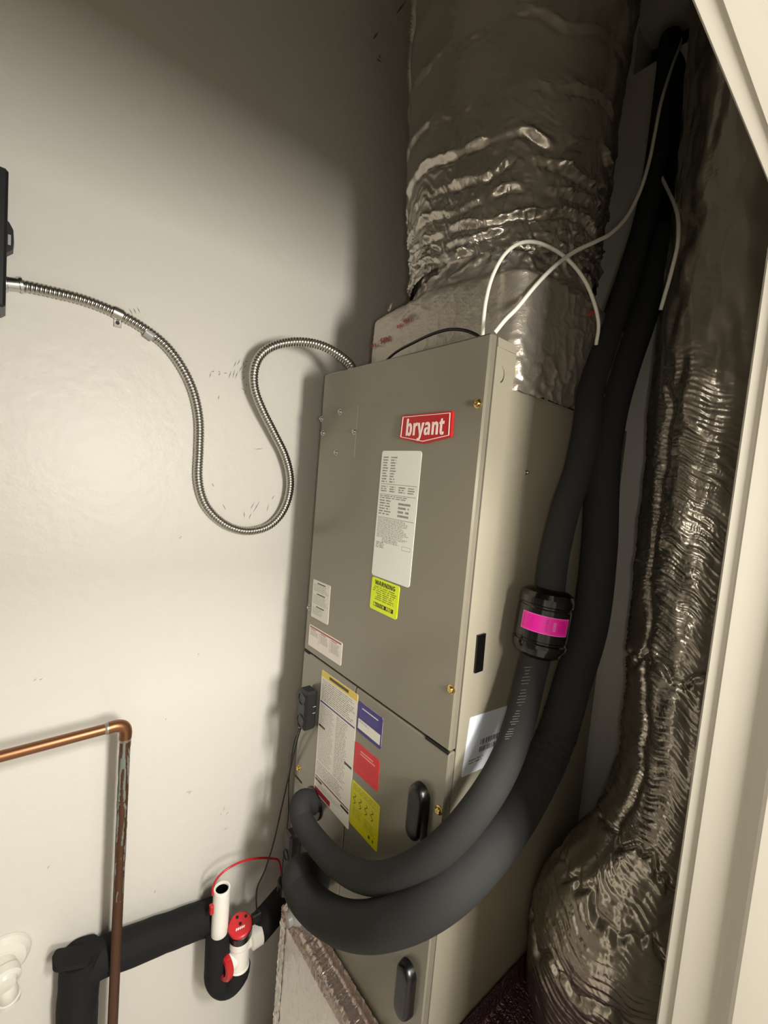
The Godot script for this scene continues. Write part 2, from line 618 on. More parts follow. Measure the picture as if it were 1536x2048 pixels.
func build_room() -> void:
	# closet shell
	var wl := structure("wall_left", box(Vector3(WALL_X - 0.1, FY, BACK_Z - 0.1), Vector3(WALL_X, CEIL_Y, 1.6)), M.wall)
	var st := begin()                                                   # back wall with the hole the pipes go through
	var hole: Vector3 = Vector3(-0.0827, 2.9297, -0.7200)
	var ho := Rect2(hole.x - 0.085, hole.y - 0.05, 0.16, 0.13)
	for r in [Rect2(WALL_X - 0.1, FY, ho.position.x - WALL_X + 0.1, CEIL_Y - FY), Rect2(ho.end.x, FY, 0.47 - ho.end.x, CEIL_Y - FY), Rect2(ho.position.x, FY, ho.size.x, ho.position.y - FY), Rect2(ho.position.x, ho.end.y, ho.size.x, CEIL_Y - ho.end.y)]:
		add_box(st, Vector3(r.position.x, r.position.y, BACK_Z - 0.1), Vector3(r.end.x, r.end.y, BACK_Z))
	structure("wall_back", st.commit(), M.wall)
	structure("wall_behind", box(Vector3(-0.4, 2.4, BACK_Z - 0.5), Vector3(0.5, CEIL_Y, BACK_Z - 0.4)), M.wall)
	structure("wall_front", box(Vector3(WALL_X - 0.1, FY, 1.5), Vector3(0.47, CEIL_Y, 1.6)), M.wall)
	st = begin()                                                        # door wall around its opening
	add_box(st, Vector3(DOOR_X, FY, BACK_Z - 0.1), Vector3(0.47, CEIL_Y, -0.02))
	add_box(st, Vector3(DOOR_X, FY, 0.84), Vector3(0.47, CEIL_Y, 1.6))
	add_box(st, Vector3(DOOR_X, HEAD_Y + 0.02, -0.02), Vector3(0.47, CEIL_Y, 0.84))
	structure("wall_right", st.commit(), M.wall)
	structure("floor", box(Vector3(-0.8, FY - 0.1, -1.3), Vector3(2.8, FY, 2.4)), M.floor)
	structure("ceiling", box(Vector3(-0.8, CEIL_Y, -1.3), Vector3(2.8, CEIL_Y + 0.1, 2.4)), M.wall)
	# the hall outside the doorway
	structure("wall_hall_far", box(Vector3(2.6, FY, -1.3), Vector3(2.7, CEIL_Y, 2.4)), M.wall)
	structure("wall_hall_back", box(Vector3(0.47, FY, -1.3), Vector3(2.7, CEIL_Y, -1.2)), M.wall)
	structure("wall_hall_front", box(Vector3(0.47, FY, 2.3), Vector3(2.7, CEIL_Y, 2.4)), M.wall)
	structure("wall_hall_side", box(Vector3(0.37, FY, 1.6), Vector3(0.47, CEIL_Y, 2.4)), M.wall)
	structure("wall_hall_corner", box(Vector3(0.37, FY, -1.3), Vector3(0.47, CEIL_Y, BACK_Z - 0.1)), M.wall)
	# door lining: a rounded closet edge, the stop, a cove and the jamb board, the same profile on the sides and the head
	var prof := PackedVector2Array([Vector2(0.347, -0.02), Vector2(0.347, -0.004), Vector2(0.3495, 0.0), Vector2(0.3605, 0.0), Vector2(0.3625, 0.0022), Vector2(0.396, 0.0022), Vector2(0.3985, 0.003), Vector2(0.4095, 0.0095), Vector2(0.413, 0.0105), Vector2(0.485, 0.0105), Vector2(0.485, -0.02)])
	structure("trim_1", prism(prof, Vector3(0, FY, 0), Vector3.RIGHT, Vector3.BACK, Vector3.UP, HEAD_Y - FY), M.trim)
	var prof3 := PackedVector2Array()
	for q in prof:
		prof3.append(Vector2(q.x, -q.y))
	structure("trim_2", prism(prof3, Vector3(0, FY, 0.82), Vector3.RIGHT, Vector3.BACK, Vector3.UP, HEAD_Y - FY), M.trim)
	structure("trim_3", prism(prof3, Vector3(0, HEAD_Y, -0.02), Vector3.RIGHT, Vector3.UP, Vector3.BACK, 0.86), M.trim)
	# pencil notes, ticks and rub marks on the left wall
	var marks := []
	for s in [Vector3(-0.6995, 2.0080, 0.4206), Vector3(-0.6995, 1.9962, 0.4122), Vector3(-0.6995, 2.0127, 0.4128), Vector3(-0.6995, 1.9994, 0.4052), Vector3(-0.6995, 2.0162, 0.4049), Vector3(-0.6995, 2.0040, 0.3973), Vector3(-0.6995, 1.8920, 0.2362), Vector3(-0.6995, 1.9065, 0.2332), Vector3(-0.6995, 1.9065, 0.2332), Vector3(-0.6995, 1.9137, 0.2236), Vector3(-0.6995, 1.9142, 0.2160), Vector3(-0.6995, 1.9118, 0.2095), Vector3(-0.6995, 1.9118, 0.2095), Vector3(-0.6995, 1.9019, 0.2140), Vector3(-0.6995, 1.9110, 0.2017), Vector3(-0.6995, 1.9145, 0.1915), Vector3(-0.6995, 1.9232, 0.1815), Vector3(-0.6995, 1.8998, 0.1880), Vector3(-0.6995, 1.9291, 0.1725), Vector3(-0.6995, 1.9033, 0.1776), Vector3(-0.6995, 1.9258, 0.1642), Vector3(-0.6995, 1.9034, 0.1709), Vector3(-0.6995, 1.9411, 0.1544), Vector3(-0.6995, 1.9238, 0.1614), Vector3(-0.6995, 1.9321, 0.1767), Vector3(-0.6995, 1.9505, 0.1698), Vector3(-0.6995, 1.9393, 0.1678), Vector3(-0.6995, 1.9582, 0.1595), Vector3(-0.6995, 1.9404, 0.1516), Vector3(-0.6995, 1.9553, 0.1498), Vector3(-0.6995, 1.9240, 0.1546), Vector3(-0.6995, 1.9287, 0.1453), Vector3(-0.6995, 1.9047, 0.1520), Vector3(-0.6995, 1.9169, 0.1446), Vector3(-0.6995, 1.9556, 0.1484), Vector3(-0.6995, 1.9559, 0.1360), Vector3(-0.6995, 1.9381, 0.1501), Vector3(-0.6995, 1.9468, 0.1410), Vector3(-0.6995, 1.8960, 0.1432), Vector3(-0.6995, 1.8924, 0.1347), Vector3(-0.6995, 1.8846, 0.1535), Vector3(-0.6995, 1.8766, 0.1406), Vector3(-0.6995, 1.8808, 0.1395), Vector3(-0.6995, 1.8665, 0.1441), Vector3(-0.6995, 1.8543, 0.2087), Vector3(-0.6995, 1.8408, 0.2118), Vector3(-0.6995, 1.7241, 0.1079), Vector3(-0.6995, 1.7303, 0.0776), Vector3(-0.6995, 1.6241, 0.2149), Vector3(-0.6995, 1.6139, 0.2091), Vector3(-0.6995, 1.5709, 0.1843), Vector3(-0.6995, 1.5522, 0.1738), Vector3(-0.6995, 1.5781, 0.0953), Vector3(-0.6995, 1.5551, 0.1069), Vector3(-0.6995, 1.5830, 0.0793), Vector3(-0.6995, 1.5454, 0.0989), Vector3(-0.6995, 1.5468, 0.1019), Vector3(-0.6995, 1.5283, 0.1094), Vector3(-0.6995, 1.5324, 0.1212), Vector3(-0.6995, 1.5519, 0.1239), Vector3(-0.6995, 1.6006, 0.0364), Vector3(-0.6995, 1.5857, 0.0447), Vector3(-0.6995, 1.5739, 0.0515), Vector3(-0.6995, 1.5505, 0.0575)]:
		marks.append(s)
	st = begin()
	for i in range(0, marks.size() - 1, 2):
		add_stroke(st, marks[i], marks[i + 1], 0.0019)
	part("pencil_mark", st.commit(), M.pencil, wl).set_meta("kind", "stuff")
	st = begin()
	var sc: Array = [Vector3(-0.6996, 1.4827, 0.2867), Vector3(-0.6996, 1.4801, 0.2818), Vector3(-0.6996, 1.4802, 0.2890), Vector3(-0.6996, 1.4775, 0.2853), Vector3(-0.6996, 1.1675, 0.5719), Vector3(-0.6996, 1.1716, 0.5651), Vector3(-0.6996, 1.1674, 0.5616), Vector3(-0.6996, 1.1692, 0.5547), Vector3(-0.6996, 0.7081, 0.5357), Vector3(-0.6996, 0.7162, 0.5323), Vector3(-0.6996, 0.5123, 0.3047), Vector3(-0.6996, 0.5242, 0.3003), Vector3(-0.6996, 0.7722, 0.2367), Vector3(-0.6996, 0.7723, 0.2263), Vector3(-0.6996, 0.7626, 0.2310), Vector3(-0.6996, 0.7736, 0.2224), Vector3(-0.6996, 0.6713, 0.1300), Vector3(-0.6996, 0.6846, 0.1250), Vector3(-0.6996, 0.6546, 0.1203), Vector3(-0.6996, 0.6641, 0.1135), Vector3(-0.6996, 0.6108, 0.1264), Vector3(-0.6996, 0.6117, 0.1118), Vector3(-0.6996, 0.6626, 0.1381), Vector3(-0.6996, 0.6663, 0.1326), Vector3(-0.6996, 0.9981, 0.2997), Vector3(-0.6996, 1.0026, 0.2963), Vector3(-0.6996, 1.1592, 0.2269), Vector3(-0.6996, 1.1640, 0.2233)]
	for i in range(0, sc.size() - 1, 2):
		add_stroke(st, sc[i], sc[i + 1], 0.0028)
	part("rub_mark", st.commit(), M.scuff, wl).set_meta("kind", "stuff")
	st = begin()
	var dk: Array = [Vector3(-0.6996, 2.9752, -0.1779), Vector3(-0.6996, 3.0104, -0.1971), Vector3(-0.6996, 3.0941, -0.2532), Vector3(-0.6996, 3.1637, -0.2905), Vector3(-0.6996, 2.9334, -0.1958), Vector3(-0.6996, 2.9382, -0.2167), Vector3(-0.6996, 2.9537, -0.2052), Vector3(-0.6996, 2.9412, -0.2124)]
	for i in range(0, dk.size() - 1, 2):
		add_stroke(st, dk[i], dk[i + 1], 0.006)
	part("scrape_mark", st.commit(), M.pencil, wl).set_meta("kind", "stuff")

func add_stroke(st: SurfaceTool, a: Vector3, b: Vector3, w: float) -> void:
	var d := (b - a).normalized()
	var s := d.cross(Vector3.RIGHT).normalized() * w * 0.5
	var m := a.lerp(b, 0.5)
	var e := Vector3(0.0004, 0, 0)
	quad(st, a + e, m - s + e, b + e, m + s + e, Vector3.RIGHT)

func crumple(n: FastNoiseLite, x: float, y: float, z: float) -> float:
	return 1.0 - 2.0 * absf(n.get_noise_3d(x, y, z))

# a flat sheet from o along u and v, pushed in and out along w
func sheet(o: Vector3, u: Vector3, v: Vector3, w: Vector3, nu: int, nv: int, push: Callable) -> ArrayMesh:
	var rows := []
	for i in nv + 1:
		var r := PackedVector3Array()
		for j in nu + 1:
			var p := o + u * (float(j) / nu) + v * (float(i) / nv)
			r.append(p + w * float(push.call(p)))
		rows.append(r)
	return skin(rows, false, u.cross(v).dot(w) < 0.0)

func build_return_plenum() -> void:
	var x0 := -0.480
	var x1 := 0.33
	var zf := 0.035
	var t := thing("return_plenum", "foil-faced ductboard box under the cabinet, its front wrinkled and bright", "plenum", Vector3(-0.1, FY, -0.26))
	part("body", box(Vector3(x0 + 0.002, FY, -0.66), Vector3(x1, BASE_Y - 0.002, zf - 0.004), 0.004), M.foil_purple, t)
	var n1 := noise(9.0, FastNoiseLite.TYPE_SIMPLEX, 3, 41)
	var n2 := noise(38.0, FastNoiseLite.TYPE_SIMPLEX, 2, 42)
	part("front_facing", sheet(Vector3(x0, FY + 0.005, zf), Vector3(x1 - x0, 0, 0), Vector3(0, BASE_Y - 0.035 - FY, 0), Vector3.BACK, 200, 170, func(p: Vector3): return 0.0016 * pow(maxf(crumple(n1, p.x * 2.2, p.y * 0.6, 0.3), 0.0), 6.0) + 0.0005 * n2.get_noise_3d(p.x, p.y * 0.5, 0.0)), M.foil_board, t)
	# foil tape: down the left corner, along the joint with the cabinet and up its side
	part("tape_strip", sheet(Vector3(x0 - 0.003, FY + 0.005, zf + 0.0015), Vector3(0.028, 0, 0), Vector3(0, BASE_Y - 0.03 - FY, 0), Vector3.BACK, 18, 220, func(p: Vector3): return 0.003 * pow(maxf(crumple(n1, p.x * 5.0, p.y * 2.2, 1.3), 0.0), 3.0) + 0.0008 * n2.get_noise_3d(p.x, p.y, 2.0)), M.foil_board, t)
	var rows := []
	for i in 15:                                                        # an L of tape: the ledge, then a lap on the cabinet front
		var r := PackedVector3Array()
		for j in 221:
			var x := lerpf(x0, 0.03, j / 220.0)
			var s := i / 14.0
			var p: Vector3
			if s < 0.3:
				p = Vector3(x, BASE_Y - 0.03 * (1.0 - s / 0.3) - 0.002, zf + 0.003)
			elif s < 0.7:
				p = Vector3(x, BASE_Y + 0.004 * (s - 0.3) / 0.4, lerpf(zf + 0.001, 0.006, (s - 0.3) / 0.4))
			else:
				p = Vector3(x, BASE_Y + 0.004 + 0.034 * (s - 0.7) / 0.3, 0.004)
			var k := 0.0042 * pow(maxf(crumple(n1, p.x * 4.5, p.y * 2.0 + p.z * 2.0, 4.0), 0.0), 3.0) + 0.0014 * n2.get_noise_3d(p.x, p.y * 2.0, p.z)
			r.append(p + Vector3(0, 0.6, 0.8) * k)
		rows.append(r)
	part("tape_strip", skin(rows, false, false), M.foil_tape, t)
	rows = []
	for i in 13:
		var r := PackedVector3Array()
		for j in 181:
			var z := lerpf(0.02, -0.575, j / 180.0)
			var s := i / 12.0
			var p := Vector3(0.004 + 0.05 * maxf(0.0, 0.5 - s) * 2.0, BASE_Y + 0.004 + maxf(0.0, s - 0.5) * 2.0 * 0.06 - 0.02 * (j / 180.0) * 0.0, z)
			var k := 0.004 * pow(maxf(crumple(n1, p.z * 4.5, p.y * 2.0, 7.0), 0.0), 3.0) + 0.0014 * n2.get_noise_3d(p.z, p.y * 2.0, p.x)
			r.append(p + Vector3(0.8, 0.6, 0) * k)
		rows.append(r)
	part("tape_strip", skin(rows, false, true), M.foil_purple, t, "purplish tape along the cabinet side")
	part("top_facing", sheet(Vector3(0.045, BASE_Y + 0.001, 0.03), Vector3(0.285, 0, 0), Vector3(0, 0, -0.65), Vector3.UP, 60, 120, func(p: Vector3): return 0.003 * pow(maxf(crumple(n1, p.x * 3.0, 0.0, p.z * 3.0), 0.0), 3.0)), M.foil_purple, t, "dark purplish top around the round duct")

func screw(parent: Node3D, at: Vector3, m: Material, r := 0.0055, axis := Vector3.BACK) -> void:
	var st := begin()
	add_lathe(st, at, axis, [Vector2(0, 0), Vector2(r * 1.45, 0), Vector2(r * 1.45, 0.001), Vector2(r * 1.05, 0.0016)], 20)
	add_lathe(st, at, axis, [Vector2(r, 0.001), Vector2(r, 0.0045), Vector2(r * 0.82, 0.0055), Vector2(r * 0.45, 0.0055), Vector2(r * 0.4, 0.0045), Vector2(0, 0.0045)], 6)
	part("screw", st.commit(), m, parent)

func plug(parent: Node3D, at: Vector3, w: float, h: float, depth: float) -> void:
	var rows := []
	for i in 11:
		var s := i / 10.0
		var k := cos(s * PI * 0.5)
		var zz := sin(s * PI * 0.5)
		var shrink := 0.0 if i == 0 else (1.0 - pow(k, 0.35)) * 0.95
		var o := rounded(w * (1.0 - shrink), h * (1.0 - shrink * w / h), minf(w, h) * 0.5 * (1.0 - shrink), 10)
		var r := PackedVector3Array()
		for q in o:
			r.append(at + Vector3(q.x - w * (1.0 - shrink) * 0.5, q.y - h * (1.0 - shrink * w / h) * 0.5, zz * depth))
		rows.append(r)
	part("knockout_plug", skin(rows, true, false, true), M.rubber, parent, "shiny black oval rubber plug")

func build_air_handler() -> void:
	var a := thing("air_handler", "tall grey-beige sheet steel air handler cabinet with red badge and paper labels", "air handler", Vector3(-0.265, BASE_Y, -0.28))
	var xl := -0.53
	var seam_y := TOP - 0.7347
	# casing: full height for a hand's width behind the doors, then stepped down where the supply plenum sits
	var side := PackedVector2Array([Vector2(-0.564, BASE_Y + 0.002), Vector2(-0.0185, BASE_Y + 0.002), Vector2(-0.0185, TOP - 0.0185), Vector2(-0.074, TOP - 0.0195), Vector2(-0.083, TOP - 0.0762), Vector2(-0.564, TOP - 0.0864)])
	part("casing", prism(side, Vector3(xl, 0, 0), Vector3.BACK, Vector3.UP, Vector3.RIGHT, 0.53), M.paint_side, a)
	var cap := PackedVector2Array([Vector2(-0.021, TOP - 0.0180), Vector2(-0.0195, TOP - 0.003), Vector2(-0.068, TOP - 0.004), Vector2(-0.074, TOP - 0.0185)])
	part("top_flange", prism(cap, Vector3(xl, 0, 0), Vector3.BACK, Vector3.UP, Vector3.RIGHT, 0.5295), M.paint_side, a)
	# front doors, each a folded pan with softened edges
	part("upper_door", box(Vector3(xl, seam_y + 0.0015, -0.018), Vector3(0.0, TOP, 0.0), 0.0035), M.paint, a)
	var split := -0.2865
	part("coil_panel", box(Vector3(xl, BASE_Y + 0.004, -0.018), Vector3(split - 0.0008, seam_y - 0.0015, 0.0), 0.0025), M.paint, a)
	part("lower_door", box(Vector3(split + 0.0008, BASE_Y + 0.004, -0.018), Vector3(0.0, seam_y - 0.0015, 0.0), 0.0025), M.paint, a)
	part("door_gap", box(Vector3(xl + 0.002, BASE_Y + 0.01, -0.0182), Vector3(-0.002, TOP - 0.002, -0.0172)), M.seam, a)
	part("seam_clip", box(Vector3(xl + 0.004, seam_y - 0.004, -0.004), Vector3(xl + 0.03, seam_y + 0.004, 0.0008)), M.seam, a)
	part("seam_clip", box(Vector3(-0.06, seam_y - 0.004, -0.004), Vector3(-0.002, seam_y + 0.001, 0.0006)), M.seam, a)
	part("seam_line", box(Vector3(-0.5221, 0.8351, 0.0000) + Vector3(-0.004, -0.001, -0.001), Vector3(-0.4883, 0.8386, 0.0000) + Vector3(0, 0.001, 0.0004)), M.seam, a)
	# a half round knockout scored in the side, and a short black strip
	var arc := begin()
	var kc: Vector3 = Vector3(0.0000, 1.8683, -0.0328)
	for k in 10:
		var t0 := deg_to_rad(-75.0 + 15.0 * k)
		var t1 := deg_to_rad(-75.0 + 15.0 * (k + 1))
		var p0 := kc + Vector3(0.0004, sin(t0) * 0.014, -cos(t0) * 0.011)
		var p1 := kc + Vector3(0.0004, sin(t1) * 0.014, -cos(t1) * 0.011)
		var wv := Vector3(0, 0.0008, 0.0008)
		quad(arc, p0 - wv, p1 - wv, p1 + wv, p0 + wv, Vector3.RIGHT)
	part("knockout_score", arc.commit(), M.zinc, a)
	sticker("black_strip", a, Vector3(0.0000, 1.4105, -0.0419), Vector3(0.0000, 1.4019, -0.0665), Vector3(0.0000, 1.3344, -0.0657), Vector3(0.0000, 1.3357, -0.0466), Vector3.RIGHT, M.rubber, 0.001, "short black foam strip on the side", 0.004)
	# cover plate with its screws
	var plate: MeshInstance3D = sticker("cover_plate", a, Vector3(-0.5201, 1.8420, 0.0000), Vector3(-0.3659, 1.8348, 0.0000), Vector3(-0.3657, 1.7183, 0.0000), Vector3(-0.5225, 1.7203, 0.0000), Vector3.BACK, M.paint, 0.002, "", 0.0014)[6]
	for p in [Vector3(-0.4387, 1.8274, 0.0012), Vector3(-0.3723, 1.7777, 0.0012), Vector3(-0.4426, 1.7283, 0.0012), Vector3(-0.5126, 1.7784, 0.0012), Vector3(-0.5242, 1.8150, 0.0012)]:
		screw(plate, p, M.zinc, 0.0052)
	for p in [Vector3(-0.0144, 1.8136, 0.0000), Vector3(-0.0099, 1.3098, 0.0000), Vector3(-0.0105, 1.0822, 0.0000), Vector3(-0.5112, 1.0852, 0.0000), Vector3(-0.5096, 0.8672, 0.0000)]:
		screw(a, p, M.brass, 0.0058)
	for p in [Vector3(-0.5178, 1.3143, 0.0000), Vector3(-0.2898, 0.7673, 0.0000)]:
		screw(a, p, M.zinc, 0.005)
	screw(a, Vector3(0.0000, 1.7077, -0.1431), M.zinc, 0.003, Vector3.RIGHT)
	plug(a, Vector3(-0.0562, 1.0504, 0.0000), 0.046, 0.112, 0.02)
	plug(a, Vector3(-0.0443, 0.6955, 0.0000), 0.042, 0.112, 0.02)
	build_badge(a)
	build_labels(a)
	# rubber grommets where the pipes enter
	for g in [Vector3(-0.4220, 0.8238, 0.0000), Vector3(-0.3678, 0.6745, 0.0000)]:
		part("grommet", lathe(g, Vector3.BACK, [Vector2(0, 0.003), Vector2(0.024, 0.003), Vector2(0.026, 0.006), Vector2(0.038, 0.006), Vector2(0.040, 0.003), Vector2(0.040, 0.0)], 36), M.rubber, a)

func build_badge(a: Node3D) -> void:
	var pts: Array = [Vector3(-0.2043, 1.8038, 0.0000), Vector3(-0.0707, 1.8007, 0.0000), Vector3(-0.0639, 1.7574, 0.0000), Vector3(-0.1370, 1.7461, 0.0000), Vector3(-0.2074, 1.7576, 0.0000)]
	var o: Vector3 = pts[0]
	var right: float = (pts[1].x + pts[2].x) * 0.5 - o.x
	var left: float = (pts[4].x - o.x)
	var w := right
	var h1: float = o.y - (pts[2].y + pts[4].y) * 0.5
	var h2: float = o.y - pts[3].y
	var shape := PackedVector2Array([Vector2(0, 0), Vector2(w, 0), Vector2(w + 0.002, h1), Vector2(w * 0.5, h2), Vector2(-0.002, h1)])
	var badge := part("badge", prism(shape, o, Vector3.RIGHT, Vector3.DOWN, Vector3.BACK, 0.005), mat(Color(0.70, 0.09, 0.10), 0.3), a, "red shield-shaped badge with white border and lettering")
	var st := begin()
	var mid := Vector2(w * 0.5, h1 * 0.53)
	var ring := []
	for q in shape:
		ring.append([mid + (q - mid) * Vector2(0.945, 0.885), mid + (q - mid) * Vector2(0.915, 0.835)])
	for i in 5:
		var A: Array = ring[i]
		var B: Array = ring[(i + 1) % 5]
		add_prism(st, PackedVector2Array([A[0], B[0], B[1], A[1]]), o + Vector3(0, 0, 0.005), Vector3.RIGHT, Vector3.DOWN, Vector3.BACK, 0.0006)
	var white := mat(Color(0.94, 0.88, 0.86), 0.35)
	part("border_line", st.commit(), white, badge)
	var f := [o + Vector3(0, 0, 0.005), Vector3.RIGHT, Vector3.UP, w, h1, Vector3.BACK]
	lettering(f, badge, "bryant", 0.5, 0.565, h1 * 0.68, white, 0.76)

func build_labels(a: Node3D) -> void:
	var ink := Color(0.13, 0.13, 0.12)
	var white := Color(0.90, 0.90, 0.86)
	# rating label
	var im := paper(300, 860, white)
	small_print(im, 16, 40, 60, 215, 18, ink, 1.0)
	small_print(im, 78, 40, 150, 215, 18, ink, 0.7)
	im.fill_rect(Rect2i(12, 222, 276, 2), ink)
	for k in 4:
		small_print(im, 16 + 70 * k, 236, 70 + 70 * k, 280, 15, ink, 1.0)
	im.fill_rect(Rect2i(12, 292, 276, 2), ink)
	small_print(im, 14, 300, 282, 328, 13, ink, 0.95)
	small_print(im, 14, 330, 130, 440, 18, ink, 0.9)
	small_print(im, 165, 338, 282, 440, 26, ink, 0.8)
	im.fill_rect(Rect2i(12, 448, 276, 2), ink)
	small_print(im, 14, 456, 262, 590, 9, ink, 1.0)
	small_print(im, 60, 592, 210, 622, 10, ink, 0.9)
	small_print(im, 14, 620, 90, 668, 11, ink, 0.9)
	for r in [Rect2i(220, 612, 62, 2), Rect2i(220, 636, 62, 2), Rect2i(220, 612, 2, 24), Rect2i(280, 612, 2, 26)]:
		im.fill_rect(r, Color(0.5, 0.5, 0.48))
	sticker("rating_label", a, Vector3(-0.2632, 1.7340, 0.0000), Vector3(-0.1392, 1.7317, 0.0000), Vector3(-0.1411, 1.4613, 0.0000), Vector3(-0.2629, 1.4613, 0.0000), Vector3.BACK, photo_mat(im), 0.006, "long white rating label of small print")
	# yellow warning label
	im = paper(200, 210, Color(0.86, 0.93, 0.05))
	small_print(im, 12, 52, 188, 88, 13, Color(0.16, 0.17, 0.03), 1.0, true)
	small_print(im, 30, 92, 176, 150, 13, Color(0.16, 0.17, 0.03), 0.95, true)
	im.fill_rect(Rect2i(104, 158, 68, 26), Color(0.08, 0.08, 0.05))
	for r in [Rect2i(26, 158, 80, 3), Rect2i(26, 181, 80, 3), Rect2i(26, 158, 3, 26)]:
		im.fill_rect(r, Color(0.08, 0.08, 0.05))
	var f := sticker("warning_label", a, Vector3(-0.2591, 1.4594, 0.0000), Vector3(-0.1686, 1.4565, 0.0000), Vector3(-0.1692, 1.3858, 0.0000), Vector3(-0.2603, 1.3894, 0.0000), Vector3.BACK, photo_mat(im), 0.005, "yellow warning label", 0.0012)
	lettering(f, f[6], "WARNING", 0.5, 0.135, 0.0095, mat(Color(0.05, 0.05, 0.02), 0.4), 1.05)
	lettering(f, f[6], "TRADE", 0.345, 0.815, 0.0068, mat(Color(0.05, 0.05, 0.02), 0.4), 0.95)
	lettering(f, f[6], "PRO", 0.70, 0.815, 0.0068, mat(Color(0.86, 0.93, 0.05), 0.4), 0.95)
	# two white notices by the left edge
	im = paper(150, 250, Color(0.86, 0.85, 0.80))
	for y in [14, 84, 168]:
		im.fill_rect(Rect2i(40, y, 70, 7), ink)
	small_print(im, 10, 26, 140, 76, 7, Color(0.3, 0.3, 0.28), 1.0)
	small_print(im, 10, 96, 140, 160, 7, Color(0.3, 0.3, 0.28), 1.0)
	small_print(im, 10, 180, 105, 228, 7, Color(0.3, 0.3, 0.28), 1.0)
	sticker("notice_label", a, Vector3(-0.5086, 1.3961, 0.0000), Vector3(-0.4220, 1.3952, 0.0000), Vector3(-0.4228, 1.2951, 0.0000), Vector3(-0.5045, 1.2963, 0.0000), Vector3.BACK, photo_mat(im), 0.003, "narrow white notice by the left edge")
	im = paper(300, 170, Color(0.90, 0.87, 0.83))
	im.fill_rect(Rect2i(8, 8, 284, 12), Color(0.62, 0.30, 0.25))
	for k in 3:
		im.fill_rect(Rect2i(14 + 96 * k, 26, 50, 6), Color(0.62, 0.32, 0.28))
		small_print(im, 14 + 96 * k, 40, 96 + 96 * k, 80 + 20 * k, 8, Color(0.25, 0.25, 0.24), 0.95)
	im.fill_rect(Rect2i(98, 30, 2, 90), Color(0.5, 0.5, 0.48))
	im.fill_rect(Rect2i(196, 30, 2, 100), Color(0.5, 0.5, 0.48))
	sticker("notice_label", a, Vector3(-0.5099, 1.2735, 0.0000), Vector3(-0.3519, 1.2735, 0.0000), Vector3(-0.3517, 1.2180, 0.0000), Vector3(-0.5086, 1.2155, 0.0000), Vector3.BACK, photo_mat(im), 0.004, "wide white notice with a red header just above the seam")
	# large caution sheet with a yellow header
	im = paper(300, 520, Color(0.88, 0.86, 0.82))
	im.fill_rect(Rect2i(0, 0, 300, 26), Color(0.86, 0.76, 0.28))
	im.fill_rect(Rect2i(70, 7, 160, 12), Color(0.25, 0.22, 0.08))
	small_print(im, 12, 34, 288, 120, 8, Color(0.28, 0.27, 0.26), 1.0)
	im.fill_rect(Rect2i(6, 126, 288, 6), Color(0.22, 0.20, 0.50))
	small_print(im, 12, 140, 140, 380, 7, Color(0.42, 0.40, 0.39), 1.0)
	small_print(im, 152, 140, 260, 380, 8, Color(0.42, 0.40, 0.39), 0.9)
	im.fill_rect(Rect2i(6, 226, 56, 9), ink)
	im.fill_rect(Rect2i(236, 282, 56, 9), ink)
	small_print(im, 12, 384, 250, 440, 8, Color(0.40, 0.38, 0.37), 1.0)
	im.fill_rect(Rect2i(6, 446, 288, 5), Color(0.45, 0.22, 0.14))
	im.fill_rect(Rect2i(6, 456, 60, 9), Color(0.25, 0.12, 0.08))
	im.fill_rect(Rect2i(230, 456, 64, 9), ink)
	small_print(im, 12, 468, 250, 490, 7, Color(0.42, 0.40, 0.39), 1.0)
	im.fill_rect(Rect2i(6, 494, 140, 22), Color(0.62, 0.16, 0.22))
	sticker("caution_sheet", a, Vector3(-0.4338, 1.1790, 0.0000), Vector3(-0.2734, 1.1786, 0.0000), Vector3(-0.2720, 0.8555, 0.0000), Vector3(-0.4248, 0.8602, 0.0000), Vector3.BACK, photo_mat(im), 0.003, "large white caution sheet with a yellow header")
	im = paper(200, 200, Color(0.20, 0.15, 0.46))
	im.fill_rect(Rect2i(34, 30, 132, 9), Color(0.80, 0.80, 0.86))
	small_print(im, 14, 50, 186, 104, 9, Color(0.42, 0.38, 0.62), 1.0)
	im.fill_rect(Rect2i(10, 112, 180, 66), Color(0.88, 0.87, 0.82))
	small_print(im, 20, 120, 120, 134, 8, Color(0.3, 0.3, 0.4), 0.8)
	sticker("note_label", a, Vector3(-0.2711, 1.1691, 0.0000), Vector3(-0.1832, 1.1712, 0.0000), Vector3(-0.1822, 1.1021, 0.0000), Vector3(-0.2711, 1.0993, 0.0000), Vector3.BACK, photo_mat(im), 0.004, "blue label with a white panel")
	im = paper(200, 200, Color(0.80, 0.13, 0.17))
	im.fill_rect(Rect2i(48, 34, 104, 8), Color(0.90, 0.60, 0.60))
	im.fill_rect(Rect2i(48, 52, 120, 8), Color(0.90, 0.60, 0.60))
	small_print(im, 24, 80, 176, 150, 9, Color(0.62, 0.08, 0.12), 1.0)
	sticker("note_label", a, Vector3(-0.2712, 1.0718, 0.0000), Vector3(-0.1824, 1.0787, 0.0000), Vector3(-0.1806, 1.0092, 0.0000), Vector3(-0.2686, 1.0038, 0.0000), Vector3.BACK, photo_mat(im), 0.004, "red label")
	im = paper(220, 330, Color(0.78, 0.75, 0.03))
	small_print(im, 16, 14, 204, 60, 12, Color(0.40, 0.38, 0.02), 1.0)
	for k in 4:
		for j in 26:
			im.fill_rect(Rect2i(26 + 46 * k + int(9.0 * sin(j * 0.4)), 84 + j * 3, 6, 4), Color(0.30, 0.29, 0.05))
	small_print(im, 20, 176, 100, 250, 11, Color(0.50, 0.48, 0.03), 1.0)
	small_print(im, 112, 190, 204, 262, 11, Color(0.45, 0.43, 0.03), 1.0)
